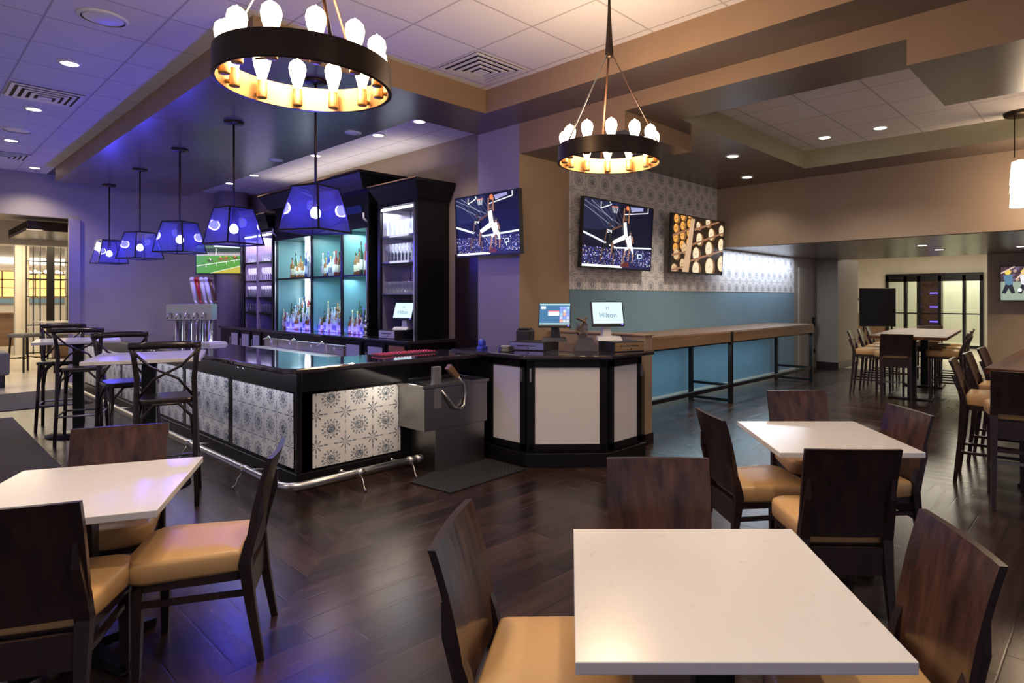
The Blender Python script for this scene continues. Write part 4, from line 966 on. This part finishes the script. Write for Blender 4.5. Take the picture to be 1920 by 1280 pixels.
glassrow(pint, 'pint_glass', 'clear glass on the high shelf of the near glassware cabinet', 'glasses on the high shelf of the near cabinet', 7.42, 8.27, 2.501, 7, (5.05,))
for (a, b2, l) in ((12.19, 12.80, 'nearer bay'), (12.90, 13.50, 'farther bay')):
    glassrow(wineg, 'wine_glass', 'stemmed glass on the second highest shelf in the %s of the far cabinet' % l, 'stemmed glasses high in the far cabinet, '+l, a, b2, 1.931, 6, (5.03, 5.16))
    glassrow(tumb, 'tumbler', 'tumbler on the highest glass shelf in the %s of the far cabinet' % l, 'tumblers high in the far cabinet, '+l, a, b2, 2.301, 6, (5.03,))
    glassrow(pint, 'pint_glass', 'tall glass on the middle shelf in the %s of the far cabinet' % l, 'tall glasses in the far cabinet, '+l, a, b2, 1.601, 6, (5.03, 5.16))
    glassrow(tumb, 'tumbler', 'tumbler on the lowest shelf in the %s of the far cabinet' % l, 'tumblers low in the far cabinet, '+l, a, b2, 1.301, 5, (5.03,))
# bottles
def bottle_mesh(kind, body, label, cap):
    b = MB(); h = {0: .30, 1: .26, 2: .34, 3: .22}[kind]; r = {0: .038, 1: .048, 2: .036, 3: .050}[kind]; sh = {0: .62, 1: .58, 2: .60, 3: .60}[kind]
    b.mat(0).lathe([(r*.95, 0), (r, .01), (r, h*sh), (r*.85, h*(sh+.06)), (.014, h*(sh+.15)), (.013, h*.9)], 12)
    b.mat(1).lathe([(r+.0008, h*.15), (r+.0008, h*.45)], 12, close=False); b.mat(2).lathe([(.015, h*.88), (.016, h), (.001, h)], 8)
    gm = new('bottle %.2f %.2f %.2f' % body, body, .06, coat=.5, trans=.35); lm = new('paper %.2f %.2f %.2f' % label, label, .6); cm = new('cap %.2f %.2f %.2f' % cap, cap, .35)
    return b.mesh([gm, lm, cm])
BT = [(bottle_mesh(0, (.70, .78, .80), (.75, .75, .72), (.7, .7, .7)), 'clear bottle with a white label'),
      (bottle_mesh(1, (.35, .12, .02), (.70, .62, .42), (.05, .03, .02)), 'squat amber bottle with a cream label'),
      (bottle_mesh(2, (.02, .08, .03), (.65, .60, .50), (.05, .05, .05)), 'tall dark green bottle with a pale label'),
      (bottle_mesh(0, (.05, .10, .35), (.6, .65, .8), (.1, .1, .5)), 'blue bottle with a silver label'),
      (bottle_mesh(3, (.45, .18, .04), (.75, .70, .55), (.6, .35, .1)), 'short round amber bottle'),
      (bottle_mesh(0, (.40, .04, .06), (.7, .6, .55), (.6, .05, .05)), 'red bottle with a red cap'),
      (bottle_mesh(2, (.75, .70, .45), (.8, .78, .6), (.75, .7, .3)), 'tall pale yellow bottle'),
      (bottle_mesh(1, (.80, .82, .85), (.2, .2, .3), (.8, .3, .1)), 'clear squat bottle with an orange cap')]
XY = .80
def bottles(ys, x, z, place_l, grp, jit=.012, sc=1.0):
    for y in ys:
        me, l = rnd.choices(BT, (6, 5, 3, 1, 4, 1.3, 2, 4))[0]; o = bpy.data.objects.new('liquor_bottle', me); COL.objects.link(o)
        o.location = (x+rnd.uniform(-jit, jit), y, z); o.scale = (XY, XY, sc*rnd.uniform(.9, 1.15)); tag(o, l+' '+place_l, 'bottle', l+' '+place_l)
def lin(a, b, n): return [a+(b-a)*(i+.5)/n for i in range(n)]
bottles(lin(10.62, 11.6, 9), 5.08, 1.951, 'on the upper shelf in the far bay', '', sc=1.35)
bottles(lin(9.55, 10.4, 9), 5.08, 1.951, 'on the upper shelf in the middle bay', '', sc=1.35)
bottles(lin(8.80, 9.30, 5), 5.08, 1.951, 'on the upper shelf in the near bay', '', sc=1.5)
XY = .66
for (a, b2, n, nm) in ((10.62, 11.9, 18, 'far'), (9.56, 10.44, 13, 'middle'), (8.74, 9.40, 9, 'near')):
    bottles(lin(a, b2, n), 5.06, 1.001, 'in the front row of the %s bay' % nm, '', sc=1.0)
    bottles(lin(a, b2, n), 5.21, 1.111, 'on the middle step of the %s bay' % nm, '', sc=1.1)
    bottles(lin(a, b2, n), 5.36, 1.221, 'on the top step of the %s bay' % nm, '', sc=1.25)
# things on the back bar
drawer('white fronted cash drawer on the back bar in the near cabinet', (4.97, 7.88, 1.0), -PI/2+.1, M_['frost'], .36, .34, .12)
terminal('register terminal with a pale logo screen in the near cabinet of the back bar', (5.02, 7.78, 1.122), -PI/2+.35, wp, True)
fg = thing('silver_figurine', 'small silver figurine standing left of the near cabinet', 'figurine', (4.85, 8.52, 1.0)); MB().lathe([(.05, 0), (.05, .02), (.02, .04), (.03, .10), (.035, .15), (.018, .19), (.012, .2)], 14).build('body', M_['chrome'], fg); MB().sphere((0, 0, .225), .03, 8).build('head', M_['chrome'], fg); MB().tube([(.02, 0, .16), (.05, .02, .2), (.03, .03, .24)], .008, 6).tube([(-.02, 0, .16), (-.05, -.03, .13)], .008, 6).build('arms', M_['chrome'], fg)
# beer tower
bt = thing('beer_tap_tower', 'steel beer tap tower with five taps on the far part of the bar', 'beer tower', (2.44, 8.25, 1.03), math.radians(-35))
MB().box(-.24, .24, -.10, .10, .29, .48).build('manifold', M_['steel'], bt, .008)
for i, x in enumerate((-.14, -.04, .08, .18)): MB().lathe([(.06, 0), (.06, .012), (.036, .02), (.034, .29)], 18, (x, 0)).build('column', M_['chrome'], bt)
TAPM = [M_['white'], new('red enamel', (.5, .03, .03), .3), M_['white'], M_['white'], new('brown enamel', (.12, .05, .03), .3)]
for i in range(5):
    x = .04+.055*i; hd = MB().tube([(x, .03, .48), (x-.02, .03, .52)], .012, 8).tube([(x-.02, .03, .52), (x-.05-.005*i, .03, .76)], [.016, .027], 10, flat=.6); hd.sphere((x-.053-.005*i, .03, .77), .03, 8); o = hd.build('tap_handle', TAPM[i], bt)
for i in range(5): MB().tube([(-.2+.09*i, -.10, .37), (-.2+.09*i, -.15, .37), (-.2+.09*i, -.165, .31)], .011, 8).build('faucet', M_['chrome'], bt)
nk = thing('napkin_stack', 'low stack of pale bar mats and napkins beside the beer tower', 'napkins', (2.58, 8.0, 1.03), .3); MB().box(-.11, .11, -.11, .11, 0, .02).build('lower_stack', M_['frost'], nk); MB().box(-.09, .1, -.1, .09, .02, .035).build('upper_stack', M_['white'], nk)
rm = thing('bar_spill_mat', 'red rubber spill mat lying near the open end of the bar', 'mat', (3.42, 5.28, 1.03), 0)
MB().box(-.32, .32, -.10, .10, 0, .008).build('tray', M_['rubber'], rm); nb = MB(); [nb.lathe([(.011, .008), (.009, .022), (.001, .023)], 6, (-.30+.033*i, -.08+.04*j)) for i in range(19) for j in range(5)]
nb.build('nubs', new('red rubber', (.55, .05, .10), .35), rm)
# ================================================================ FAR LEFT FURNITURE
tag(MB().prism([(-1.2, 10.9), (1.12, 10.9), (1.08, 4.7), (-1.2, 4.7)], .0, .012).build('area_rug', M_['rug']), 'dark brown area rug on the floor at the left edge', 'rug')
tag(MB().box(-2, 2.1, 11.6, 13.65, .0, .012).build('door_mat', new('grey carpet strip', (.055, .05, .045), .9)), 'dark carpet strip across the opening to the hall', 'mat')
def hstool(loc, rz, label):
    r = thing('hall_stool', label, 'bar stool', loc, rz, 'grey stools in the hall')
    MB().box(-.22, .22, -.2, .2, .74, .82).build('seat', M_['grey'], r, .02)
    for sx in (-1, 1):
        for sy in (-1, 1): MB().tube([(sx*.21, sy*.19, 0), (sx*.18, sy*.16, .74)], .013, sq=True).build('leg', M_['bronze'], r)
    MB().tube([(-.2, -.18, .3), (.2, -.18, .3), (.2, .18, .3), (-.2, .18, .3), (-.2, -.18, .3)], .009, 6).build('foot_ring', M_['bronze'], r)
hstool((2.02, 17.6, 0), .6, 'grey seated stool nearest in the hall, thin bronze legs'); hstool((2.55, 17.0, 0), .2, 'grey seated stool partly behind the nearer hall stool')
ht = thing('hall_table', 'white topped high table in the hall with small boxes on it', 'table', (3.1, 18.3, 0), .1); MB().box(-.8, .6, -.4, .4, 1.02, 1.05).build('tabletop', M_['quartz'], ht); MB().box(-.5, .3, -.25, .25, 0, 1.02).build('wooden_base', M_['wal'], ht)
for i, (x, l) in enumerate(((3.1, 'white menu card box on the hall table'), (3.22, 'blue menu card box on the hall table'))): tag(MB().box(x, x+.09, 18.2, 18.26, 1.051, 1.19).build('card_box', M_['white'] if i == 0 else MATS['blue plastic']), l, 'box')
bn = thing('upholstered_bench', 'grey upholstered bench end at the left edge of the hall', 'bench', (1.05, 14.9, 0), 0); MB().box(-.6, .42, -.3, .5, .22, .62).build('cushion', M_['grey'], bn, .04); MB().box(-.55, .36, -.25, .45, 0, .22).build('plinth', M_['rubber'], bn)
for i, (x, y, l) in enumerate(((2.75, 27.5, 'wooden host podium in the far hall'),)):
    hp = thing('host_podium', l, 'podium', (x, y, 0)); MB().box(-.25, .25, -.2, .2, 0, 1.05).build('body', M_['wal'], hp); MB().box(-.3, .3, -.25, .25, 1.05, 1.10).build('top', M_['wal'], hp)
